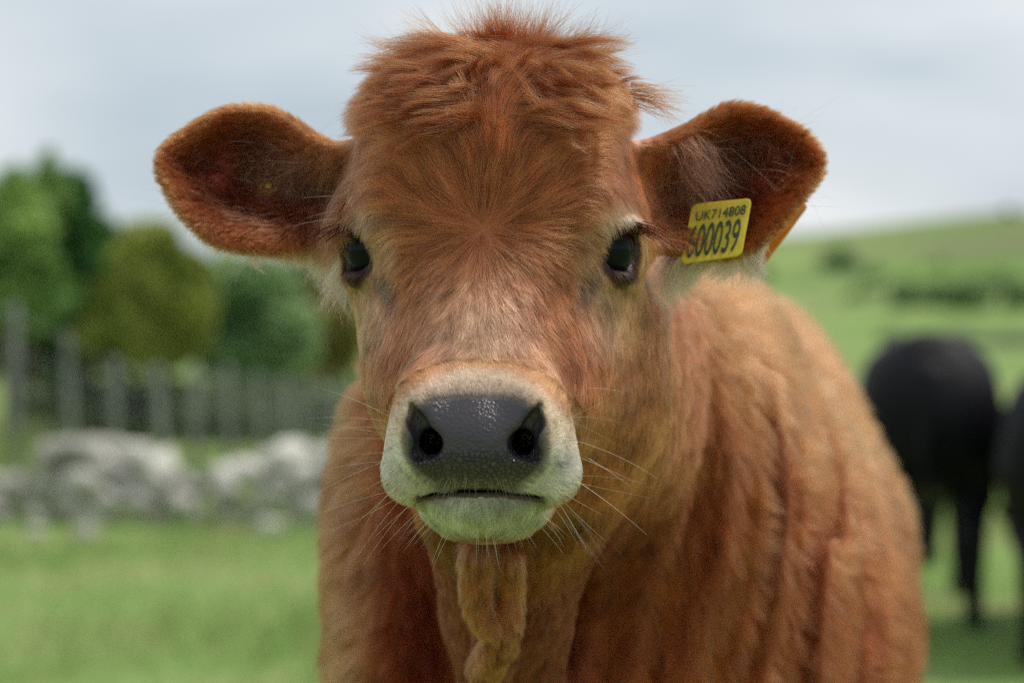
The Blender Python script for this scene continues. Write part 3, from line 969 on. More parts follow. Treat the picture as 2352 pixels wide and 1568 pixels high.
LK_P, LK_R, LK_C = [], [], []
def lock(path, width, count, color, r=0.00013, spread_tip=0.35, fray=0.10):
    k = len(path)
    tan = norm(np.gradient(path, axis=0))
    side = norm(np.cross(tan, np.array((0, -1.0, 0.3)))); up = norm(np.cross(side, tan))
    a = rng.normal(size=count) * 0.5; b = rng.random(count) ** 1.5 * rng.choice((-0.4, 1), count)
    t = np.linspace(0, 1, k)
    prof = (0.45 + 0.9 * np.sin(np.pi * np.minimum(t * 0.8 + 0.1, 1))) * (1 - (1 - spread_tip) * t ** 2)
    S = path[None] + (side[None] * (a[:, None, None] * prof[None, :, None]) + up[None] * (b[:, None, None] * 0.30 * prof[None, :, None])) * width
    cut = rng.uniform(0.72, 1.0, count)
    # shorten some strands: resample along the path
    for i in range(count):
        u = t * cut[i] * (k - 1); i0 = np.minimum(u.astype(int), k - 2); f = (u - i0)[:, None]
        S[i] = S[i, i0] * (1 - f) + S[i, i0 + 1] * f
    fr = rng.normal(size=(count, 1, 3)) * fray * width * (t ** 2)[None, :, None] * 2.2
    S = S + fr
    LK_P.append(S); LK_R.append(np.full(count, r))
    col = np.asarray(color)[None] * np.clip(1 + 0.13 * rng.normal(size=count), 0.5, 1.6)[:, None]
    LK_C.append(col)

def rand_color():
    c = mixc(lin(132, 62, 32), lin(184, 112, 66), rng.random() ** 1.3)
    return c * rng.uniform(0.8, 1.15)

# main fan from the top of the poll, down over the forehead and out to both sides
for i in range(150):
    th = rng.uniform(-200, -140) if rng.random() < 0.5 else rng.uniform(-40, 20)
    if i % 5 == 0: th = rng.uniform(-140, -40)
    x0 = 1165 + rng.normal() * 30; y0 = 125 + abs(rng.normal()) * 16
    p, nn = on_skin(x0, y0)
    a = math.radians(th)
    horiz = abs(math.cos(a))
    d = np.array((math.cos(a), -0.55 + 0.5 * horiz, math.sin(a))) + nn * 0.30
    Ln = (0.036 + 0.056 * horiz) * rng.uniform(0.6, 1.1)
    lock(lock_path(p, d, Ln, off=0.0055 * rng.uniform(0.3, 1.6), grav=0.35, wave=0.3, ph=rng.random() * 6), 0.0042 * rng.uniform(0.6, 1.6), 90, rand_color(), r=0.000115, fray=0.2)
# second parting below it, sweeping sideways
for i in range(190):
    sgn = rng.choice((-1, 1))
    x0 = 1140 + sgn * min(abs(rng.normal()) * 110, 190); y0 = rng.uniform(140, 285)
    p, nn = on_skin(x0, y0)
    d = np.array((sgn * 1.0, -0.10, 0.10 - (y0 - 140) / 500 + 0.16 * rng.normal())) + nn * 0.10
    lock(lock_path(p, d, 0.050 * rng.uniform(0.6, 1.3), off=0.0025 * rng.uniform(0.3, 1.6), grav=0.10, wave=0.25, ph=rng.random() * 6), 0.0040 * rng.uniform(0.6, 1.5), 75, rand_color(), r=0.000115, fray=0.2)
# tousled shoulders of the crown that break the outline
for i in range(110):
    sgn = rng.choice((-1, 1))
    x0 = 1155 + sgn * rng.uniform(120, 262); y0 = 118 + (abs(x0 - 1150) / 290) ** 2 * 110 + rng.uniform(0, 40)
    p, nn = on_skin(x0, y0)
    d = np.array((sgn * 1.0, 0.1 * rng.normal(), 0.22 * rng.normal() - 0.05)) + nn * 0.3
    lock(lock_path(p, d, 0.026 * rng.uniform(0.6, 1.4), off=0.003, grav=0.2, wave=0.4, ph=rng.random() * 6), 0.0040 * rng.uniform(0.6, 1.4), 60, rand_color(), spread_tip=0.2, r=0.000115, fray=0.2)
for i in range(60):
    x0 = 1165 + rng.normal() * 95; y0 = 118 + (abs(x0 - 1165) / 290) ** 2 * 110 + rng.uniform(0, 60)
    p, nn = on_skin(x0, y0)
    d = np.array((np.sign(x0 - 1165) * 0.6 + 0.5 * rng.normal(), -0.3, 0.45 + 0.3 * rng.normal())) + nn * 0.4
    lock(lock_path(p, d, 0.026 * rng.uniform(0.6, 1.5), off=0.003, grav=0.3, wave=0.9, ph=rng.random() * 6), 0.0038, 50, rand_color() * 0.9, spread_tip=0.15, r=0.000115, fray=0.3)
# upright tuft and stray spikes
for i in range(90):
    x0 = 1178 + rng.normal() * 46
    p, nn = on_skin(x0, 132)
    d = np.array(((x0 - 1170) / 90 + 0.35 * rng.normal(), 0.2 * rng.normal(), 1.0))
    lock(lock_path(p, d, 0.040 * rng.uniform(0.4, 1.3), off=0.002, grav=-0.1), 0.0060 * rng.uniform(0.5, 1.2), 22, lin(150, 74, 38) * rng.uniform(0.8, 1.2), spread_tip=0.7, fray=0.8)
for (x0, y0, dx, dz, Ln) in ((985, 130, -1, 0.55, .045), (950, 140, -1, 0.40, .05), (1030, 120, -1, .75, .05), (1010, 120, -.9, .5, .045), (1330, 130, 1, .35, .045),
                             (1360, 140, 1, .45, .04), (1290, 120, 1, .7, .035), (1440, 200, 1, -.05, .045), (1450, 215, 1, -.25, .045), (1445, 230, 1, -.1, .05), (900, 200, -1, .1, .03), (880, 230, -1, -.1, .032)):
    for _ in range(2):
        p, nn = on_skin(x0 + rng.normal() * 8, y0 + rng.normal() * 5)
        lock(lock_path(p, np.array((dx, 0, dz)) + rng.normal(size=3) * 0.12, Ln * rng.uniform(.8, 1.1), off=0.002, grav=0.15), 0.005, 26, lin(150, 80, 42), spread_tip=0.5, fray=0.6)
# small curl above the middle of the forehead
for i in range(12):
    x0 = 1085 + rng.normal() * 22; y0 = 282 + rng.normal() * 9
    p, nn = on_skin(x0, y0)
    d = np.array((0.7 * rng.normal(), -0.2, 0.9)) + nn * 0.6
    lock(lock_path(p, d, 0.020 * rng.uniform(0.6, 1.2), off=0.003, grav=0.2), 0.006, 30, lin(156, 84, 44), spread_tip=0.6, fray=0.5)
make_curves('forelock', np.concatenate(LK_P) - CALF_INV, np.concatenate(LK_R), np.concatenate(LK_C), fur_mat, calf)

# long wisps inside the ears, hanging over the tag and the button
LK_P, LK_R, LK_C = [], [], []
def ear_wisp(x0, y0, dx, dz, Ln, fwd, col, w=0.005, cnt=40):
    p, nn = on_skin(x0, y0, 2.06)
    d = norm(np.array((dx, -fwd, dz)))
    pts = [p]
    for j in range(8):
        pts.append(pts[-1] + d * Ln / 8); d = norm(d + np.array((0.02 * rng.normal(), 0.13 * fwd, -0.05)))
    lock(np.array(pts), w, cnt, col, r=0.00010, spread_tip=0.9, fray=0.5)
for i in range(34):
    ear_wisp(rng.uniform(1545, 1680), rng.uniform(310, 400), 0.30 + 0.2 * rng.normal(), -1.0, rng.uniform(0.038, 0.062), 1.1, mixc(lin(110, 60, 40), lin(160, 108, 80), rng.random()), 0.010, 26)
for i in range(0):
    ear_wisp(rng.uniform(1530, 1600), rng.uniform(430, 520), 0.25 + 0.15 * rng.normal(), -1.0, rng.uniform(0.03, 0.045), 0.9, mixc(lin(110, 60, 40), lin(160, 108, 80), rng.random()), 0.009, 26)
for i in range(34):
    ear_wisp(rng.uniform(590, 740), rng.uniform(385, 500), -0.35 + 0.25 * rng.normal(), -1.0, rng.uniform(0.03, 0.055), 0.7, mixc(lin(120, 70, 48), lin(184, 144, 116), rng.random()), 0.010, 28)
for i in range(110):         # loose hairs crossing the opening
    if rng.random() < 0.5:
        ear_wisp(rng.uniform(440, 720), rng.uniform(330, 520), -0.8 + 0.7 * rng.normal(), -0.1 + 0.7 * rng.normal(), rng.uniform(0.02, 0.04), 0.8, mixc(lin(130, 76, 50), lin(190, 146, 116), rng.random()), 0.012, 14)
    else:
        ear_wisp(rng.uniform(1560, 1820), rng.uniform(300, 450), 0.8 + 0.7 * rng.normal(), 0.0 + 0.7 * rng.normal(), rng.uniform(0.02, 0.035), 0.8, mixc(lin(130, 76, 50), lin(180, 132, 100), rng.random()), 0.012, 14)
make_curves('ear_wisps', np.concatenate(LK_P) - CALF_INV, np.concatenate(LK_R), np.concatenate(LK_C), fur_mat, calf)

# ------------------------------------------------------------------ lashes, whiskers
LP, LC = [], []
for s in (-1, 1):
    for i in range(110):
        u = rng.uniform(-0.95, 0.95)
        a = math.pi / 2 + u * 1.15
        loc = EYE + GAZE * 0.0170 + E2 * (0.0205 * math.cos(a)) + E3 * (0.0180 * math.sin(a) + 0.0035)
        outw = GAZE * 0.75 + np.array((0.30, 0.0, 0.0)) + np.array((0.35, 0.35, 0)) * max(0, -math.cos(a) * 0.5 + 0.3)
        d = norm(outw + rng.normal(size=3) * 0.09 + np.array((0, 0, 0.05)))
        Ln = 0.034 * rng.uniform(0.5, 1.2)
        pts = [loc]
        for j in range(6):
            pts.append(pts[-1] + d * Ln / 6); d = norm(d + np.array((0.02, 0.03, -0.17)))
        pts = np.array(pts) * np.array((s, 1, 1))
        LP.append(from_head(pts)); LC.append(lin(92, 40, 32) * rng.uniform(0.6, 1.3))
    # a few brown hairs of the lower lid
    for i in range(60):
        a = -math.pi / 2 + rng.uniform(-0.9, 0.9)
        loc = EYE + GAZE * 0.017 + E2 * (0.0215 * math.cos(a)) + E3 * (0.0190 * math.sin(a) - 0.002)
        d = norm(GAZE + np.array((0, 0, -0.9)) + rng.normal(size=3) * 0.1); Ln = 0.008
        pts = [loc]
        for j in range(6): pts.append(pts[-1] + d * Ln / 6); d = norm(d + np.array((0, 0, -0.1)))
        LP.append(from_head(np.array(pts) * np.array((s, 1, 1)))); LC.append(lin(92, 50, 46))
lash_mat = fur_material('lash_hair', 0.4, 0.6, 1.0)
make_curves('eyelashes', np.array(LP) - CALF_INV, np.full(len(LP), 0.00018), np.array(LC), lash_mat, calf)

WP, WC, WR = [], [], []
def whisker(px, py, ddx, ddz, Ln, col, droop=0.25, r=0.00012, out=0.5):
    p, nn = on_skin(px, py)
    d = norm(np.array((ddx, 0, ddz)) + nn * out)
    pts = [p]
    for j in range(8):
        pts.append(pts[-1] + d * Ln / 8); d = norm(d + np.array((0, 0, -droop / 8)) )
    WP.append(np.array(pts)); WC.append(col); WR.append(r)
BL, BD, BK = lin(200, 172, 128), lin(176, 128, 84), lin(70, 55, 50)
for i in range(34):          # cheeks of the muzzle, both sides
    s = rng.choice((-1, 1)); px = (895 + rng.uniform(0, 40)) if s < 0 else (1310 - rng.uniform(0, 45)); py = rng.uniform(920, 1150)
    whisker(px, py, s * 1.0, -0.15 + 0.35 * rng.normal() - (py - 1050) / 300, rng.uniform(0.03, 0.075), BL if rng.random() < 0.6 else BK, droop=rng.uniform(-0.3, 0.6))
for i in range(48):          # chin and lower lip
    px = rng.uniform(960, 1260); py = rng.uniform(1150, 1225)
    whisker(px, py, (px - 1110) / 120 + 0.1 * rng.normal(), -1.0, rng.uniform(0.015, 0.038), BL if rng.random() < 0.7 else BK, droop=rng.uniform(-0.2, 0.5), r=0.00013)
for i in range(26):          # jaw corners
    s = rng.choice((-1, 1)); px = 1110 + s * rng.uniform(130, 200); py = rng.uniform(1140, 1190)
    whisker(px, py, s * 0.9, -0.9 + 0.3 * rng.normal(), rng.uniform(0.025, 0.065), BL, droop=0.3)
for i in range(110):          # short stubble on the upper lip and above the nose
    px = rng.uniform(900, 1300); py = rng.uniform(1090, 1135)
    whisker(px, py, (px - 1100) / 160, -0.8, rng.uniform(0.006, 0.014), BL, r=0.0001)
for (px, py, dx, dz, Ln) in ((792, 452, -1, .02, .034), (790, 447, -1, .22, .030), (795, 480, -1, -.20, .034), (788, 500, -1, -.2, .045), (1490, 430, 1, .25, .040), (1488, 440, 1, .42, .030), (1495, 520, .6, .5, .022),
                             (1340, 890, 1, .0, .03), (1330, 1040, 1, -.5, .05), (1320, 1100, 1, -.7, .07), (880, 900, -1, .1, .02)):
    whisker(px, py, dx, dz, Ln, BL, droop=0.2, r=0.0002, out=0.15)
make_curves('whiskers', np.array(WP) - CALF_INV, np.array(WR), np.array(WC), fur_mat, calf)
print('fur done', round(time.time() - _t, 1))
# ------------------------------------------------------------------ ear tags
def plastic(name, col, sub=0.3):
    M = Mat(name)
    r, nz = M.noise_color([(0.3, col * 0.82), (0.7, col * 1.05)], 60, 3)
    M.l.new(r.outputs[0], M.b.inputs['Base Color'])
    M.b.inputs['Roughness'].default_value = 0.42
    M.b.inputs['Subsurface Weight'].default_value = sub
    M.b.inputs['Subsurface Scale'].default_value = 0.01
    M.bump(nz.outputs['Fac'], 0.15, 0.001)
    return M.m
tag_mat = plastic('tag_plastic', lin(198, 180, 36))
amber_mat = plastic('tag_amber', lin(206, 140, 24), 0.5)
ink = Mat('tag_ink'); ink.b.inputs['Base Color'].default_value = (0.012, 0.030, 0.012, 1); ink.b.inputs['Roughness'].default_value = 0.6
ink_mat = ink.m

def frame_of(c, right, down_hint):
    ex = norm(np.array(right, float)); n_ = norm(np.cross(ex, np.array(down_hint, float))); ey = np.cross(n_, ex)
    return ex, ey, n_

def plate(name, corners, rad, th, mat, parent=None, origin=(0, 0, 0)):
    """rounded quadrilateral plate from 4 world corners (ordered), bevelled rim"""
    c = np.array(corners, float)
    n_ = norm(np.cross(c[1] - c[0], c[3] - c[0]))
    ring = []
    for i in range(4):
        p0, p1, p2 = c[i - 1], c[i], c[(i + 1) % 4]
        a = norm(p0 - p1); b = norm(p2 - p1)
        for t in np.linspace(0, 1, 7):
            s0 = p1 + a * rad * (1 - t); s1 = p1 + b * rad * t
            ring.append(s0 * (1 - t) + s1 * t)
    ring = np.array(ring); m = len(ring); cen = ring.mean(0)
    V = []; 
    for off, sc in ((-th / 2, 0.975), (-th * 0.3, 1.0), (th * 0.3, 1.0), (th / 2, 0.975)):
        V.append(cen + (ring - cen) * sc + n_ * off)
    V = np.concatenate(V); Fc = []
    for k in range(3):
        for i in range(m):
            j = (i + 1) % m
            Fc.append((k * m + i, k * m + j, (k + 1) * m + j, (k + 1) * m + i))
    Fc.append(tuple(range(m))[::-1]); Fc.append(tuple(range(3 * m, 4 * m)))
    return mesh_from(name, V - np.asarray(origin), Fc, mat, smooth=False, parent=parent), n_

def stud(name, c, n_, r, h, mat, parent, origin):
    """button with a domed rim, axis n_"""
    n_ = norm(np.asarray(n_, float)); u = norm(np.cross(n_, (0.3, 0.2, 1))); v = np.cross(n_, u)
    prof = [(r, 0), (r, h * 0.5), (r * 0.92, h * 0.8), (r * 0.72, h), (r * 0.58, h * 0.8), (r * 0.5, h * 0.45), (r * 0.26, h * 0.45), (r * 0.22, h * 0.9), (0.0005, h * 1.0)]
    V, Fc = [], []
    k = 28
    for (rr, hh) in prof:
        for i in range(k):
            a = 2 * math.pi * i / k
            V.append(np.asarray(c) + u * rr * math.cos(a) + v * rr * math.sin(a) + n_ * hh - np.asarray(origin))
    for j in range(len(prof) - 1):
        for i in range(k):
            Fc.append((j * k + i, j * k + (i + 1) % k, (j + 1) * k + (i + 1) % k, (j + 1) * k + i))
    return mesh_from(name, V, Fc, mat, parent=parent)

def text_on(body_txt, p0, ex, ey, size, shear, name, parent, origin, n_, squeeze=1.0, bold=0.0):
    cu = bpy.data.curves.new(name, 'FONT'); cu.body = body_txt; cu.size = 1.0; cu.shear = shear
    cu.extrude = 0.0004 / size; cu.offset = bold
    cu.materials.append(ink_mat)
    o = bpy.data.objects.new(name, cu); link(o)
    ex = np.asarray(ex); ey = np.asarray(ey)
    Mx = Matrix(((ex[0] * size * squeeze, ey[0] * size, n_[0] * size, p0[0]), (ex[1] * size * squeeze, ey[1] * size, n_[1] * size, p0[1]), (ex[2] * size * squeeze, ey[2] * size, n_[2] * size, p0[2]), (0, 0, 0, 1)))
    bpy.context.view_layer.update()
    dg = bpy.context.evaluated_depsgraph_get()
    me = bpy.data.meshes.new_from_object(o.evaluated_get(dg))
    bpy.data.objects.remove(o)
    me.transform(Matrix.Translation(-Vector(origin)) @ Mx)
    me.materials.clear(); me.materials.append(ink_mat)
    return link(bpy.data.objects.new(name, me), parent)

# front plate of the numbered tag
cs = [W(1563, 607, 2.028), W(1703, 588, 2.016), W(1727, 456, 2.034), W(1590, 470, 2.050)]
o0 = (cs[0] + cs[2]) / 2
t1 = empty('ear_tag', o0); tag(t1, 'yellow plastic ear tag printed 600039 hanging in the ear on the picture right', 'ear tag')
pl, nn_ = plate('plate', cs, 0.006, 0.0022, tag_mat, t1, o0)
if nn_[1] > 0: nn_ = -nn_
ex = norm(cs[1] - cs[0]); ey0 = norm(cs[2] - cs[1]); ey = norm(ey0 - ex * (ey0 @ ex))
wtag = np.linalg.norm(cs[1] - cs[0])
base = cs[0] + nn_ * 0.0013
up = ey0
text_on('600039', base + ex * wtag * 0.05 + up * 0.0050, ex, up, 0.0430, 0.0, 'serial_number', t1, o0, nn_, squeeze=0.335 * wtag / 0.05)
text_on('UK714808', base + ex * wtag * 0.10 + up * 0.0385, ex, up, 0.0125, 0.0, 'herd_number', t1, o0, nn_, squeeze=0.80)
# the back plate, clamped behind the same ear and reaching past its edge
cb = [W(1856, 474, 2.125), W(1742, 626, 2.120), W(1652, 560, 2.135), W(1765, 400, 2.140)]
ob = sum(cb) / 4
t2 = empty('ear_tag', ob); tag(t2, 'amber yellow tag plate clamped behind the ear, its corner poking out below', 'ear tag')
plate('plate', cb, 0.004, 0.0025, amber_mat, t2, ob)
stud('stud', W(1745, 500, 2.122), (0, -1, 0.1), 0.010, 0.004, amber_mat, t2, ob)
# button tag in the other ear, half hidden by hair
p_, n2_ = on_skin(618, 437, 2.08)
p_ = p_ - n2_ * 0.001
t3 = empty('ear_tag', p_); tag(t3, 'round yellow button tag half buried in the hair of the picture left ear', 'ear tag')
stud('button', p_, n2_, 0.0095, 0.005, tag_mat, t3, p_)
stud('pin', p_ + n2_ * 0.004, n2_, 0.003, 0.003, tag_mat, t3, p_)
# ================================================================== the land
def hz(x, y):
    """height of the ground"""
    x = np.asarray(x, float); y = np.asarray(y, float)
    P = np.stack((x, y, 0 * x), -1).reshape(-1, 3)
    und = (fbm(P, 0.05, 2, 3) * 0.10).reshape(x.shape) * sstep(4, 20, y) * sstep(100, 40, y) + (fbm(P, 0.9, 5, 2) * 0.02).reshape(x.shape)
    hill = 12.2 * np.exp(-((x - 74) / 88) ** 2) * sstep(120, 255, y)
    hill = hill * (1 - 0.3 * sstep(280, 700, y))
    far = 3.0 * sstep(300, 900, y) * (fbm(P, 0.004, 9, 3).reshape(x.shape) * 0.5 + 0.6)
    bumps = (fbm(P, 0.03, 12, 3) * 0.45).reshape(x.shape) * sstep(130, 200, y)
    return und + hill + far * 0.4 + bumps
def ground_at(px, py):
    """walk along a direction from the camera until the ground is met"""
    D = 3.0
    while D < 1500:
        p = W(px, py, D)
        if p[2] < float(hz(np.array(p[0]), np.array(p[1]))): return p
        D *= 1.01
    return p

gx = np.concatenate((-np.geomspace(4000, 40, 26)[:-1], np.linspace(-40, 100, 121), np.geomspace(100, 4000, 26)[1:]))
gy = np.concatenate((-np.geomspace(300, 5, 8)[:-1], np.linspace(-5, 40, 100), np.geomspace(40, 400, 90)[1:], np.geomspace(400, 6000, 20)[1:]))
GX, GY = np.meshgrid(gx, gy, indexing='ij')
GZ = hz(GX, GY)
V = np.stack((GX, GY, GZ), -1).reshape(-1, 3)
i, j = np.meshgrid(np.arange(len(gx) - 1), np.arange(len(gy) - 1), indexing='ij')
a = (i * len(gy) + j).ravel()
Fq = np.stack((a, a + len(gy), a + len(gy) + 1, a + 1), 1)
M = Mat('pasture')
r1, n1 = M.noise_color([(0.30, lin(104, 118, 62)), (0.45, lin(116, 142, 78)), (0.6, lin(134, 144, 92)), (0.75, lin(104, 146, 70))], 0.9, 6)
r2, n2 = M.noise_color([(0.36, lin(94, 122, 58)), (0.54, lin(124, 146, 84)), (0.70, lin(136, 142, 96))], 0.035, 6)
geo = M.new('ShaderNodeNewGeometry'); sx = M.new('ShaderNodeSeparateXYZ'); M.l.new(geo.outputs['Position'], sx.inputs[0])
mr = M.new('ShaderNodeMapRange'); mr.inputs['From Min'].default_value = 25; mr.inputs['From Max'].default_value = 70
M.l.new(sx.outputs['Y'], mr.inputs['Value'])
mx = M.new('ShaderNodeMix'); mx.data_type = 'RGBA'
M.l.new(mr.outputs[0], mx.inputs['Factor']); M.l.new(r1.outputs[0], mx.inputs[6]); M.l.new(r2.outputs[0], mx.inputs[7])
# weathered limestone and dead bracken on the hill
r3, n3 = M.noise_color([(0.44, (0, 0, 0)), (0.54, (1, 1, 1))], 0.022, 5)
hr = M.new('ShaderNodeMapRange'); hr.inputs['From Min'].default_value = 3.5; hr.inputs['From Max'].default_value = 7.0
M.l.new(sx.outputs['Z'], hr.inputs['Value'])
ml = M.new('ShaderNodeMath'); ml.operation = 'MULTIPLY'; M.l.new(hr.outputs[0], ml.inputs[0]); M.l.new(r3.outputs[0], ml.inputs[1])
ml2 = M.new('ShaderNodeMath'); ml2.operation = 'MULTIPLY'; ml2.inputs[1].default_value = 0.8; M.l.new(ml.outputs[0], ml2.inputs[0])
mxg = None
mx2 = M.new('ShaderNodeMix'); mx2.data_type = 'RGBA'; mx2.inputs[7].default_value = (*lin(112, 108, 84), 1)
M.l.new(ml2.outputs[0], mx2.inputs['Factor']); M.l.new(mx.outputs[2], mx2.inputs[6])
r4, n4 = M.noise_color([(0.47, (0, 0, 0)), (0.60, (1, 1, 1))], 0.045, 5)
hr4 = M.new('ShaderNodeMapRange'); hr4.inputs['From Min'].default_value = 8.5; hr4.inputs['From Max'].default_value = 4.0
hr5 = M.new('ShaderNodeMapRange'); hr5.inputs['From Min'].default_value = 1.0; hr5.inputs['From Max'].default_value = 2.5
M.l.new(sx.outputs['Z'], hr4.inputs['Value']); M.l.new(sx.outputs['Z'], hr5.inputs['Value'])
mg = M.new('ShaderNodeMath'); mg.operation = 'MULTIPLY'; M.l.new(hr4.outputs[0], mg.inputs[0]); M.l.new(r4.outputs[0], mg.inputs[1])
mg2 = M.new('ShaderNodeMath'); mg2.operation = 'MULTIPLY'; M.l.new(mg.outputs[0], mg2.inputs[0]); M.l.new(hr5.outputs[0], mg2.inputs[1])
mx3 = M.new('ShaderNodeMix'); mx3.data_type = 'RGBA'; mx3.inputs[7].default_value = (*lin(72, 94, 62), 1)
M.l.new(mg2.outputs[0], mx3.inputs['Factor']); M.l.new(mx2.outputs[2], mx3.inputs[6])
M.l.new(mx3.outputs[2], M.b.inputs['Base Color'])
M.b.inputs['Roughness'].default_value = 0.95
M.b.inputs['Specular IOR Level'].default_value = 0.15
M.bump(n1.outputs['Fac'], 0.5, 0.05)
ground = mesh_from('ground', V, Fq, M.m); ground['kind'] = 'structure'

# grass blades where the camera sees the field from near by
grass_mat = Mat('grass_blade')
atg = grass_mat.new('ShaderNodeAttribute'); atg.attribute_name = 'tint'
tr = grass_mat.new('ShaderNodeBsdfTranslucent'); df = grass_mat.new('ShaderNodeBsdfDiffuse'); mxs = grass_mat.new('ShaderNodeMixShader'); mxs.inputs[0].default_value = 0.35
for q in (tr, df): grass_mat.l.new(atg.outputs['Color'], q.inputs['Color'])
grass_mat.l.new(df.outputs[0], mxs.inputs[1]); grass_mat.l.new(tr.outputs[0], mxs.inputs[2]); grass_mat.l.new(mxs.outputs[0], grass_mat.out.inputs['Surface'])
n = 110000
gyy = 0.2 + 19 * rng.random(n) ** 0.8
gxx = (rng.random(n) * 2 - 1) * (3.0 + gyy * 0.36)
P = np.stack((gxx, gyy, hz(gxx, gyy) - 0.01), 1)
patch = fbm(P, 0.8, 61, 2)
keep = rng.random(n) < 0.55 + 0.5 * patch
P = P[keep]; n = len(P); patch = patch[keep]
L = rng.uniform(0.05, 0.13, n) * (1 + 0.8 * sstep(0.1, 0.8, patch)) * (1 + 0.9 * sstep(10.5, 13, P[:, 1]))
T = norm(np.stack((rng.normal(size=n), rng.normal(size=n), 0 * L), 1))
S = np.empty((n, 4, 3)); S[:, 0] = P
for k_ in range(1, 4):
    d = norm(np.array((0, 0, 1.0)) + T * (0.15 + 0.35 * k_ * rng.random((n, 1))))
    S[:, k_] = S[:, k_ - 1] + d * (L / 3)[:, None]
c1, c2, c3 = lin(94, 124, 60), lin(118, 148, 84), lin(150, 142, 102)
C = mixc(c1[None] * np.ones((n, 1)), c2, rng.random(n)) * 1.5; C = mixc(C, c3, (rng.random(n) < 0.20 + 0.25 * patch + 0.25 * sstep(9, 13, P[:, 1])) * 0.8)
g_ = make_curves('grass', S, np.full(n, 0.0022), C, grass_mat.m, tone=1.0, gamma=1.0)
g_['kind'] = 'stuff'

# ------------------------------------------------------------------ dry stone wall
def stone_mesh(seed):
    V, Fc = sphere((0, 0, 0), 1.0, 9, 6)
    V = np.sign(V) * np.abs(V) ** 0.62
    V = V * (1 + 0.22 * noise(V, 1.3, seed)[:, None]) + 0.06 * np.stack((noise(V, 2.6, seed + 1), noise(V, 2.6, seed + 2), noise(V, 2.6, seed + 3)), 1)
    me = bpy.data.meshes.new('stone'); me.from_pydata([tuple(v) for v in V], [], Fc); me.update()
    return me
M = Mat('limestone')
r, nz_ = M.noise_color([(0.30, lin(150, 152, 140)), (0.45, lin(196, 194, 186)), (0.70, lin(222, 220, 212))], 3.5, 6)
oi = M.new('ShaderNodeObjectInfo'); hs = M.new('ShaderNodeHueSaturation')
vr = M.new('ShaderNodeMapRange'); vr.inputs['To Min'].default_value = 0.6; vr.inputs['To Max'].default_value = 1.15
M.l.new(oi.outputs['Random'], vr.inputs['Value']); M.l.new(vr.outputs[0], hs.inputs['Value']); M.l.new(r.outputs[0], hs.inputs['Color'])
M.l.new(hs.outputs['Color'], M.b.inputs['Base Color']); M.b.inputs['Roughness'].default_value = 0.9
M.bump(nz_.outputs['Fac'], 0.6, 0.03)
stone_meshes = [stone_mesh(100 + k * 7) for k in range(8)]
for m_ in stone_meshes:
    m_.materials.append(M.m); m_.polygons.foreach_set('use_smooth', np.ones(len(m_.polygons), bool))
wall_mat = M.m
wall = empty('dry_stone_wall', (-2.6, 13.6, 0)); tag(wall, 'tumbled pale limestone wall crossing the field below the wire fence', 'wall')
xw = -4.1
cnt = 0
while xw < -0.2:
    top = 0.33 + 0.03 * math.sin(xw * 2.1) + 0.08 * math.sin(xw * 5.3 + 1)
    z = 0.0
    row = 0
    yb = 13.6 + 0.25 * (xw + 2.6) * -0.2
    while z < top and cnt < 298:
        h = rng.uniform(0.07, 0.12)
        w = rng.uniform(0.085, 0.14)
        for dep in ((0, 0.2) if z > 0.35 else (0,)):
            s = bpy.data.objects.new('stone', stone_meshes[rng.integers(8)])
            link(s, wall)
            s.location = (xw + 0.05 * rng.normal() + 2.6, yb - 13.6 - 0.20 * (1 - z / 0.8) + dep + 0.05 * rng.normal(), z + h * 0.5)
            s.scale = (w * 0.60, rng.uniform(0.09, 0.15), h * 0.60)
            s.rotation_euler = (rng.normal() * 0.15, rng.normal() * 0.22, rng.normal() * 0.5)
            cnt += 1
        z += h * 0.92
    xw += rng.uniform(0.10, 0.15)
print('stones', cnt)
# a few lumps fallen out in front
for k_ in range(7):
    x = -3.9 + 4.0 * rng.random()
    s = link(bpy.data.objects.new('fallen_stone', stone_meshes[rng.integers(8)]))
    y = 12.9 - 0.6 * rng.random()
    sc = rng.uniform(0.04, 0.10)
    s.location = (x, y, float(hz(np.array(x), np.array(y))) + sc * 0.4); s.scale = (sc * 1.3, sc, sc * 0.8); s.rotation_euler = (rng.normal() * .3, rng.normal() * .3, rng.random() * 6)
    tag(s, 'one of the loose pale limestone lumps in the grass before the wall', 'stone', 'loose stones fallen from the wall')

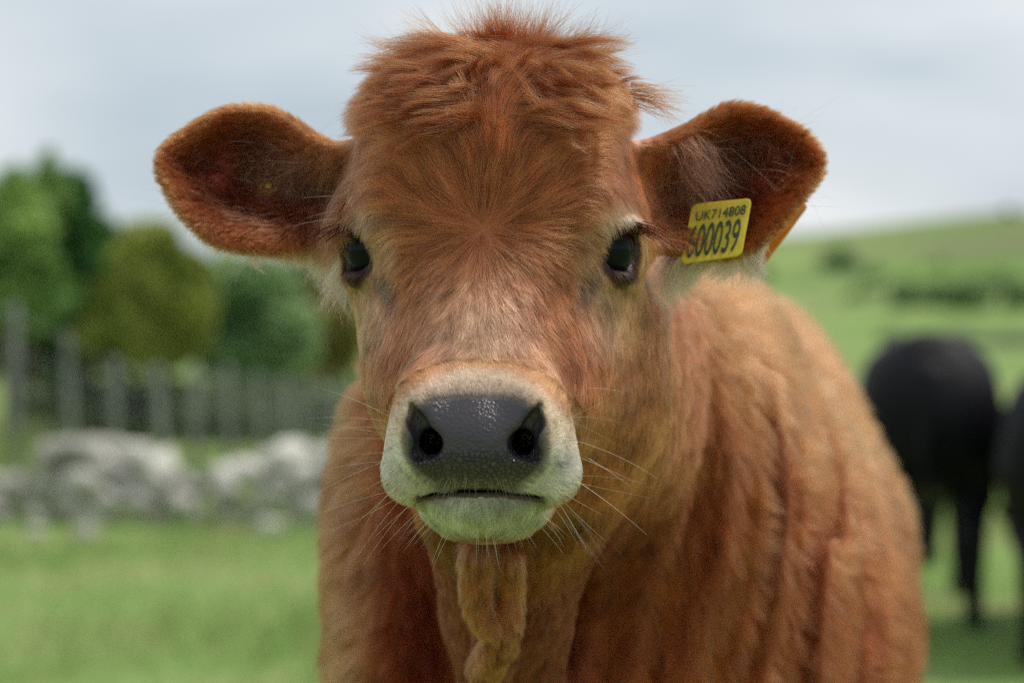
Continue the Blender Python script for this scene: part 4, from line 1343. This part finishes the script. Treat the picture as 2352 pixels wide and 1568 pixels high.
# ------------------------------------------------------------------ fence of round posts and netting
M = Mat('weathered_post')
r, nz_ = M.noise_color([(0.3, lin(104, 112, 102)), (0.7, lin(146, 152, 142))], 9, 5, scale_vec=(1, 1, 0.15))
M.l.new(r.outputs[0], M.b.inputs['Base Color']); M.b.inputs['Roughness'].default_value = 0.85; M.bump(nz_.outputs['Fac'], 0.5, 0.01)
post_mat = M.m
wire = Mat('fence_wire'); wire.b.inputs['Base Color'].default_value = (0.30, 0.31, 0.31, 1); wire.b.inputs['Roughness'].default_value = 0.5
fence = empty('post_and_wire_fence', (-2.2, 15.5, 0)); tag(fence, 'grey wooden fence posts with wire netting in front of the dark hedge', 'fence')
def tube(pts, r, k=6):
    pts = np.array(pts, float); V, Fc = [], []
    for i_, p in enumerate(pts):
        t_ = pts[min(i_ + 1, len(pts) - 1)] - pts[max(i_ - 1, 0)]
        u = norm(np.cross(t_, (0.1, 0.3, 1.0) if abs(t_[2]) < 0.9 * np.linalg.norm(t_) else (1, 0, 0))); v = norm(np.cross(t_, u))
        rr = r if np.isscalar(r) else r[i_]
        for a_ in range(k):
            an = 2 * math.pi * a_ / k; V.append(p + rr * (u * math.cos(an) + v * math.sin(an)))
    for i_ in range(len(pts) - 1):
        for a_ in range(k):
            Fc.append((i_ * k + a_, i_ * k + (a_ + 1) % k, (i_ + 1) * k + (a_ + 1) % k, (i_ + 1) * k + a_))
    Fc.append(tuple(range(k))[::-1]); Fc.append(tuple(range((len(pts) - 1) * k, len(pts) * k)))
    return V, Fc
FO = np.array((-2.2, 15.5, 0))
posts = []
for (px, top, D) in ((-70, 690, 15.2), (34, 694, 15.2), (153, 764, 15.4), (262, 822, 15.6), (360, 838, 15.8), (449, 842, 16.0), (523, 842, 16.1), (588, 856, 16.3), (650, 866, 16.5), (706, 874, 16.7), (765, 880, 16.9), (830, 885, 17.1)):
    p = W(px, top, D); g = float(hz(np.array(p[0]), np.array(p[1])))
    r_ = 0.027 * rng.uniform(0.85, 1.15)
    lean = rng.normal() * 0.03
    V, Fc = tube([(p[0] + lean - FO[0], p[1] - FO[1], g - 0.1), (p[0] + lean * .5 - FO[0], p[1] - FO[1], (g + p[2]) / 2), (p[0] - FO[0], p[1] - FO[1], p[2] - 0.03), (p[0] - FO[0], p[1] - FO[1], p[2])], [r_, r_, r_ * 0.97, r_ * 0.75], 10)
    mesh_from('post', V, Fc, post_mat, parent=fence)
    posts.append((p, g))
for fr_ in (0.18, 0.38, 0.58, 0.78, 0.95):
    pts = [(p[0] - FO[0], p[1] - 0.055 - FO[1], g + (p[2] - g) * fr_) for p, g in posts]
    V, Fc = tube(pts, 0.0025, 5); mesh_from('wire', V, Fc, wire.m, parent=fence)
netV, netF = [], []
for (p, g), (p2, g2) in zip(posts, posts[1:]):
    for t_ in np.linspace(0, 1, 5)[1:]:
        a_ = p * (1 - t_) + p2 * t_; gg = g * (1 - t_) + g2 * t_
        V, Fc = tube([(a_[0] - FO[0], a_[1] - 0.058 - FO[1], gg + 0.05), (a_[0] - FO[0], a_[1] - 0.058 - FO[1], gg + (a_[2] - gg) * 0.8)], 0.0015, 4)
        o_ = len(netV); netV += [v for v in V]; netF += [tuple(x + o_ for x in f_) for f_ in Fc]
nn__ = mesh_from('netting', netV, netF, wire.m, parent=fence); nn__['kind'] = 'stuff'

# ------------------------------------------------------------------ trees and bushes
def leaf_mat(name, c1, c2):
    M = Mat(name)
    at_ = M.new('ShaderNodeAttribute'); at_.attribute_name = 'tint'
    M.l.new(at_.outputs['Color'], M.b.inputs['Base Color']); M.b.inputs['Roughness'].default_value = 0.6
    M.b.inputs['Specular IOR Level'].default_value = 0.25
    t_ = M.new('ShaderNodeBsdfTranslucent'); m_ = M.new('ShaderNodeMixShader'); m_.inputs[0].default_value = 0.30
    M.l.new(at_.outputs['Color'], t_.inputs['Color']); M.l.new(M.b.outputs[0], m_.inputs[1]); M.l.new(t_.outputs[0], m_.inputs[2]); M.l.new(m_.outputs[0], M.out.inputs['Surface'])
    return M.m
leafm = leaf_mat('leaf', None, None)
barkM = Mat('bark'); rb, nb = barkM.noise_color([(0.3, (0.03, 0.025, 0.02)), (0.7, (0.09, 0.08, 0.06))], 12, 4, scale_vec=(1, 1, 0.2)); barkM.l.new(rb.outputs[0], barkM.b.inputs['Base Color']); barkM.b.inputs['Roughness'].default_value = 0.95
def leaf_cloud(blobs, count, size, c1, c2, seed):
    """leaf faces spread through blobs [(centre, radii)], denser at the outside"""
    r_ = np.random.default_rng(seed)
    vol = np.array([b[1][0] * b[1][2] for b in blobs]); pick = r_.choice(len(blobs), count, p=vol / vol.sum())
    cen = np.array([b[0] for b in blobs], float)[pick]; rad = np.array([b[1] for b in blobs], float)[pick]
    d = norm(r_.normal(size=(count, 3))); rr = r_.random(count) ** 0.45
    lump = 1 + 0.35 * noise(d * 1.0 + cen * 3.1, 2.4, seed)
    P = cen + d * rad * (rr * lump)[:, None]
    u = norm(r_.normal(size=(count, 3))); v = norm(np.cross(u, r_.normal(size=(count, 3))))
    s = size * r_.uniform(0.6, 1.4, count)[:, None]
    V = np.stack((P - u * s, P + v * s * 0.55, P + u * s, P - v * s * 0.55), 1).reshape(-1, 3)
    Q = np.arange(count * 4).reshape(-1, 4)
    t_ = np.clip(0.5 + 0.9 * fbm(P, 2.0, seed + 3, 2) + 0.2 * r_.normal(size=count), 0, 1)
    C = 1.55 * mixc(c1[None] * np.ones((count, 1)), c2, t_)
    return V, Q, np.repeat(C, 4, 0)
def tree(name, px, D, blobs_px, count, size, c1, c2, label, cat, seed, trunk_h=None, group=None):
    """blobs_px: (px, py, rx_px, ry_px)"""
    m = D / F
    base = W(px, 720, D); base[2] = float(hz(np.array(base[0]), np.array(base[1])))
    root = empty(name, base); tag(root, label, cat, group)
    blobs = []
    for (bx, by, rx, ry) in blobs_px:
        c = W(bx, by, D + rng.normal() * 0.25) - base
        blobs.append((c, (rx * m, rx * m * 0.9, ry * m)))
    main = list(blobs)
    rs = np.random.default_rng(seed + 500)
    for _ in range(16):          # side branches that break the outline
        c, rd = main[rs.integers(len(main))]
        v = norm(rs.normal(size=3)); v[2] = abs(v[2]) * 0.9 + 0.1
        f = rs.uniform(0.22, 0.42)
        blobs.append((c + v * np.array(rd) * rs.uniform(0.8, 1.1), (rd[0] * f, rd[1] * f, rd[2] * f * 1.2)))
    V, Q, C = leaf_cloud(blobs, count, size, c1, c2, seed)
    k = mesh_from('crown', V, Q, leafm, smooth=False, parent=root)
    set_color(k.data, 'tint', C)
    tv, tf = [], []
    for bi, (c, rd) in enumerate(main):
        x0 = (rng.normal() * 0.08, rng.normal() * 0.08)
        w0 = 0.07 if bi == 0 else 0.045
        V_, F_ = tube([(x0[0], x0[1], -0.1), (x0[0] * .6 + c[0] * 0.25, c[1] * 0.3, c[2] * 0.35), (c[0] * 0.8, c[1] * 0.8, c[2] * 0.8), (c[0], c[1], c[2] + rd[2] * 0.4)], [w0 * 1.3, w0, w0 * 0.6, w0 * 0.2], 7)
        o_ = len(tv); tv += list(V_); tf += [tuple(x + o_ for x in f_) for f_ in F_]
    mesh_from('trunk', tv, tf, barkM.m, parent=root)
    return root
tree('hawthorn_tree', 40, 22.0, [(30, 520, 95, 110), (-60, 560, 120, 130), (115, 440, 40, 62), (60, 660, 110, 110), (-40, 740, 120, 110), (112, 385, 13, 40)], 26000, 0.055, lin(84, 118, 60), lin(134, 158, 90),
     'tall fresh green tree with a thin leader at the far left edge', 'tree', 1)
tree('spruce_tree', 175, 22.6, [(180, 470, 46, 80), (175, 560, 72, 95), (165, 680, 85, 110), (140, 800, 95, 90), (225, 720, 60, 110), (215, 620, 45, 60)], 20000, 0.05, lin(44, 84, 46), lin(76, 116, 62),
     'dark green pointed tree rising behind the second fence post', 'tree', 2)
tree('sallow_bush', 350, 21.0, [(335, 600, 80, 85), (400, 650, 75, 85), (300, 680, 80, 90), (360, 770, 105, 80), (440, 700, 60, 70), (250, 780, 70, 70)], 26000, 0.05, lin(98, 112, 44), lin(136, 144, 70),
     'rounded olive yellow bush with a deep shaded hollow beneath', 'bush', 3)
tree('willow_bush', 570, 23.5, [(470, 720, 60, 90), (540, 680, 70, 85), (610, 740, 85, 90), (500, 780, 80, 75), (670, 770, 70, 80), (590, 830, 110, 50), (585, 650, 95, 65), (480, 660, 60, 60)], 26000, 0.05, lin(100, 130, 84), lin(152, 168, 122),
     'pale grey green willow bush right of the olive bush', 'bush', 4)
tree('hazel_bush', 740, 24.5, [(720, 720, 70, 75), (770, 770, 70, 85), (700, 830, 70, 55), (800, 700, 70, 60)], 18000, 0.05, lin(108, 106, 56), lin(146, 134, 80),
     'brownish olive bush directly behind the calf\'s cheek', 'bush', 5)
tree('elder_bush', 745, 27.0, [(750, 640, 75, 75), (830, 690, 90, 90), (660, 680, 80, 80), (250, 700, 90, 110)], 16000, 0.05, lin(48, 80, 42), lin(74, 108, 58),
     'dark green bush standing farther back under the calf\'s ear', 'bush', 6)
# shaded undergrowth below the crowns
V, Q, C = leaf_cloud([((-3.8 + k_ * 0.45, 20.6 + 0.3 * math.sin(k_), 0.28), (0.42, 0.4, 0.40)) for k_ in range(9)], 15000, 0.05, lin(60, 76, 50), lin(92, 106, 70), 33)
ug = mesh_from('undergrowth', V, Q, leafm, smooth=False); set_color(ug.data, 'tint', C); ug['kind'] = 'stuff'

# scrub on the hill: one bush with its twigs, copied
Vb, Qb, Cb = leaf_cloud([((0, 0, 0.8), (1.0, 1.0, 0.9)), ((0.7, 0.2, 0.6), (0.7, 0.7, 0.6)), ((-0.6, -0.1, 0.5), (0.7, 0.7, 0.55))], 1500, 0.16, lin(84, 108, 72), lin(118, 138, 90), 44)
first = None
spots = [(1925, 615, 1.1, 'dark hawthorn bush alone high on the left shoulder of the hill'), (1756, 640, .7, 'small dark bush low on the hill beside the calf\'s ear'), (2075, 705, 1.4, 'broad dark bush at the foot of the hill above the grazing cow'),
         (2120, 700, 1.1, 'dark bush touching the broad one at the foot of the hill'), (2215, 712, 1.6, 'largest dark bush in the middle of the scrub at the hill foot'), (2255, 705, 1.2, 'dark bush just right of the largest one'),
         (2345, 712, 1.5, 'dark bush cut by the right edge of the picture'), (2316, 496, .45, 'lone thorn bush on the skyline of the hill'), (2165, 672, .8, 'small bush between the two dark groups'), (2010, 650, .8, 'low greyish bush under the brown patch'),
         (1960, 628, .7, 'small bush just right of the highest one'), (2300, 668, .9, 'bush standing above the dark group at the right edge')]
for _ in range(14):
    u_ = rng.random()
    spots.append((1900 + 450 * u_, 605 + 95 * rng.random() + 10 * u_, rng.uniform(0.35, 0.65), 'one of the small pale scrub bushes scattered across the hill slope'))
for (px, py, sc, lab) in spots:
    p = ground_at(px, py)
    if first is None:
        first = empty('hill_bush', (0, 0, 0)); tag(first, lab, 'bush', 'dark bushes scattered on the hillside')
        k_ = mesh_from('foliage', Vb, Qb, leafm, smooth=False, parent=first); set_color(k_.data, 'tint', Cb)
        V_, F_ = tube([(0, 0, -0.3), (0.05, 0, 0.5), (0, 0.05, 1.2)], [0.12, 0.09, 0.04], 6); mesh_from('trunk', V_, F_, barkM.m, parent=first)
        b = first
    else:
        b = first.copy(); COL.objects.link(b)
        for ch in first.children:
            c_ = ch.copy(); COL.objects.link(c_); c_.parent = b
        b['label'] = lab
    b.location = (p[0], p[1], p[2] - 0.1); s_ = sc * 1.05 * p[1] / 200; b.scale = (s_ * 1.25, s_, s_); b.rotation_euler = (0, 0, rng.random() * 6)

# far field wall: a dark dry stone wall with grass along it
pts = np.linspace(14, 40, 90)
prof = [(-0.28, -0.1), (-0.22, 0.35), (-0.12, 0.50), (0.12, 0.50), (0.22, 0.35), (0.28, -0.1)]
V = []
for x in pts:
    y = 92 - (x - 14) * 0.35
    g = float(hz(np.array(x), np.array(y)))
    k1 = 1 + 0.18 * math.sin(x * 3.1) + 0.12 * rng.normal()
    for (a_, b_) in prof: V.append((x, y + a_ + 0.03 * rng.normal(), g + b_ * (k1 if b_ > 0 else 1)))
m_ = len(prof)
Fc = [(i_ * m_ + j_, (i_ + 1) * m_ + j_, (i_ + 1) * m_ + j_ + 1, i_ * m_ + j_ + 1) for i_ in range(len(pts) - 1) for j_ in range(m_ - 1)]
M = Mat('old_wall'); r, nz_ = M.noise_color([(0.35, lin(92, 106, 76)), (0.65, lin(128, 130, 106))], 1.6, 5); M.l.new(r.outputs[0], M.b.inputs['Base Color']); M.b.inputs['Roughness'].default_value = 0.95; M.bump(nz_.outputs['Fac'], 0.8, 0.1)
fw = mesh_from('field_wall', V, Fc, M.m); tag(fw, 'low mossy wall crossing the far field below the hill', 'wall')

# ------------------------------------------------------------------ black cattle
def cow_sdf(P):
    """grazing young cow, facing +x, feet at z 0, rump at x -0.75"""
    a = P.copy(); a[:, 1] = np.abs(a[:, 1])
    d = ell(P, (-0.05, 0, 0.70), (0.62, 0.25, 0.28))
    d = smin(d, ell(a, (-0.58, 0.05, 0.76), (0.24, 0.21, 0.27)), 0.12)          # hindquarters
    d = smin(d, ell(a, (-0.50, 0.15, 0.90), (0.10, 0.06, 0.07)), 0.10)          # hip bones
    d = smin(d, ell(a, (0.42, 0.06, 0.74), (0.25, 0.17, 0.27)), 0.10)           # shoulders
    d = smin(d, cone(P, (-0.62, 0, 0.96), (0.40, 0, 0.97), 0.07, 0.07), 0.12)   # back
    d = smin(d, cone(P, (0.50, 0, 0.82), (0.86, 0.02, 0.40), 0.16, 0.095), 0.12)  # neck, lowered
    d = smin(d, cone(P, (0.86, 0.02, 0.42), (0.98, 0.02, 0.14), 0.095, 0.055), 0.05)  # head
    d = smin(d, ell(P, (0.99, 0.02, 0.10), (0.055, 0.06, 0.045)), 0.03)
    b = P.copy(); b[:, 1] = np.abs(b[:, 1] - 0.02)
    d = smin(d, ell(b, (0.82, 0.15, 0.42), (0.035, 0.085, 0.045)), 0.02)        # ears
    d = smin(d, cone(a, (0.40, 0.12, 0.62), (0.43, 0.12, 0.34), 0.09, 0.05), 0.06)
    d = smin(d, cone(a, (0.43, 0.12, 0.34), (0.42, 0.12, 0.06), 0.048, 0.036), 0.02)
    d = smin(d, ell(a, (0.435, 0.12, 0.035), (0.055, 0.045, 0.04)), 0.02)
    d = smin(d, cone(a, (-0.58, 0.14, 0.68), (-0.52, 0.155, 0.48), 0.13, 0.08), 0.08)
    d = smin(d, cone(a, (-0.52, 0.155, 0.48), (-0.68, 0.16, 0.34), 0.075, 0.045), 0.04)
    d = smin(d, cone(a, (-0.68, 0.16, 0.34), (-0.63, 0.16, 0.06), 0.044, 0.036), 0.02)
    d = smin(d, ell(a, (-0.615, 0.16, 0.035), (0.055, 0.045, 0.04)), 0.02)
    d = smin(d, cone(P, (-0.80, 0, 0.92), (-0.84, 0.01, 0.42), 0.028, 0.016), 0.03)  # tail
    d = smin(d, ell(P, (-0.84, 0.01, 0.34), (0.03, 0.03, 0.11)), 0.02)
    return d
cx_, cy_, cz_ = np.arange(-0.95, 1.12, 0.020), np.arange(-0.36, 0.37, 0.020), np.arange(-0.03, 1.10, 0.020)
CVv, CQq = surface((cx_, cy_, cz_), cow_sdf)
CVv = relax(CVv, CQq, 2, 0.4)
M = Mat('black_coat')
r, nz_ = M.noise_color([(0.35, (0.004, 0.004, 0.006)), (0.7, (0.010, 0.010, 0.014))], 5, 5)
M.l.new(r.outputs[0], M.b.inputs['Base Color']); M.b.inputs['Roughness'].default_value = 0.5
M.b.inputs['Specular IOR Level'].default_value = 0.12
nf = M.new('ShaderNodeTexNoise'); nf.inputs['Scale'].default_value = 90; M.bump(nf.outputs['Fac'], 0.6, 0.006)
def cow(loc, rz, sc, label):
    root = empty('cow', loc, rz); root.scale = (sc, sc, sc); tag(root, label, 'cow', 'black cattle grazing behind the calf')
    mesh_from('body', CVv, CQq, M.m, parent=root)
    for s in (-1, 1):
        V, Fc = sphere((0.925, 0.02 + s * 0.068, 0.33), 0.016, 12, 8); mesh_from('eye', V, Fc, eye_mat, parent=root)
    return root
g = W(2170, 1385, 9.5)
c1_ = cow((1.66, 9.62, float(hz(np.array(1.69), np.array(9.63)))), R(80), 1.05, 'black cow grazing with lowered head in the field behind the calf\'s flank')
g = W(2500, 1560, 8.2)
c2_ = cow((2.0, 8.7, float(hz(np.array(2.0), np.array(8.6)))), R(80), 0.96, 'black cow cut off by the right edge of the picture')
# tag in the first cow's ear
ot = W(2262, 1212, 10.1)
t4 = empty('ear_tag', ot); tag(t4, 'pale ear tag on the black grazing cow', 'ear tag')
pale = plastic('tag_pale', lin(214, 206, 190))
plate('plate', [ot + np.array(v_) for v_ in ((-.022, 0, -.026), (.022, 0, -.026), (.022, .004, .026), (-.022, .004, .026))], 0.006, 0.002, pale, t4, ot)
print('scene done', round(time.time() - _t, 1))
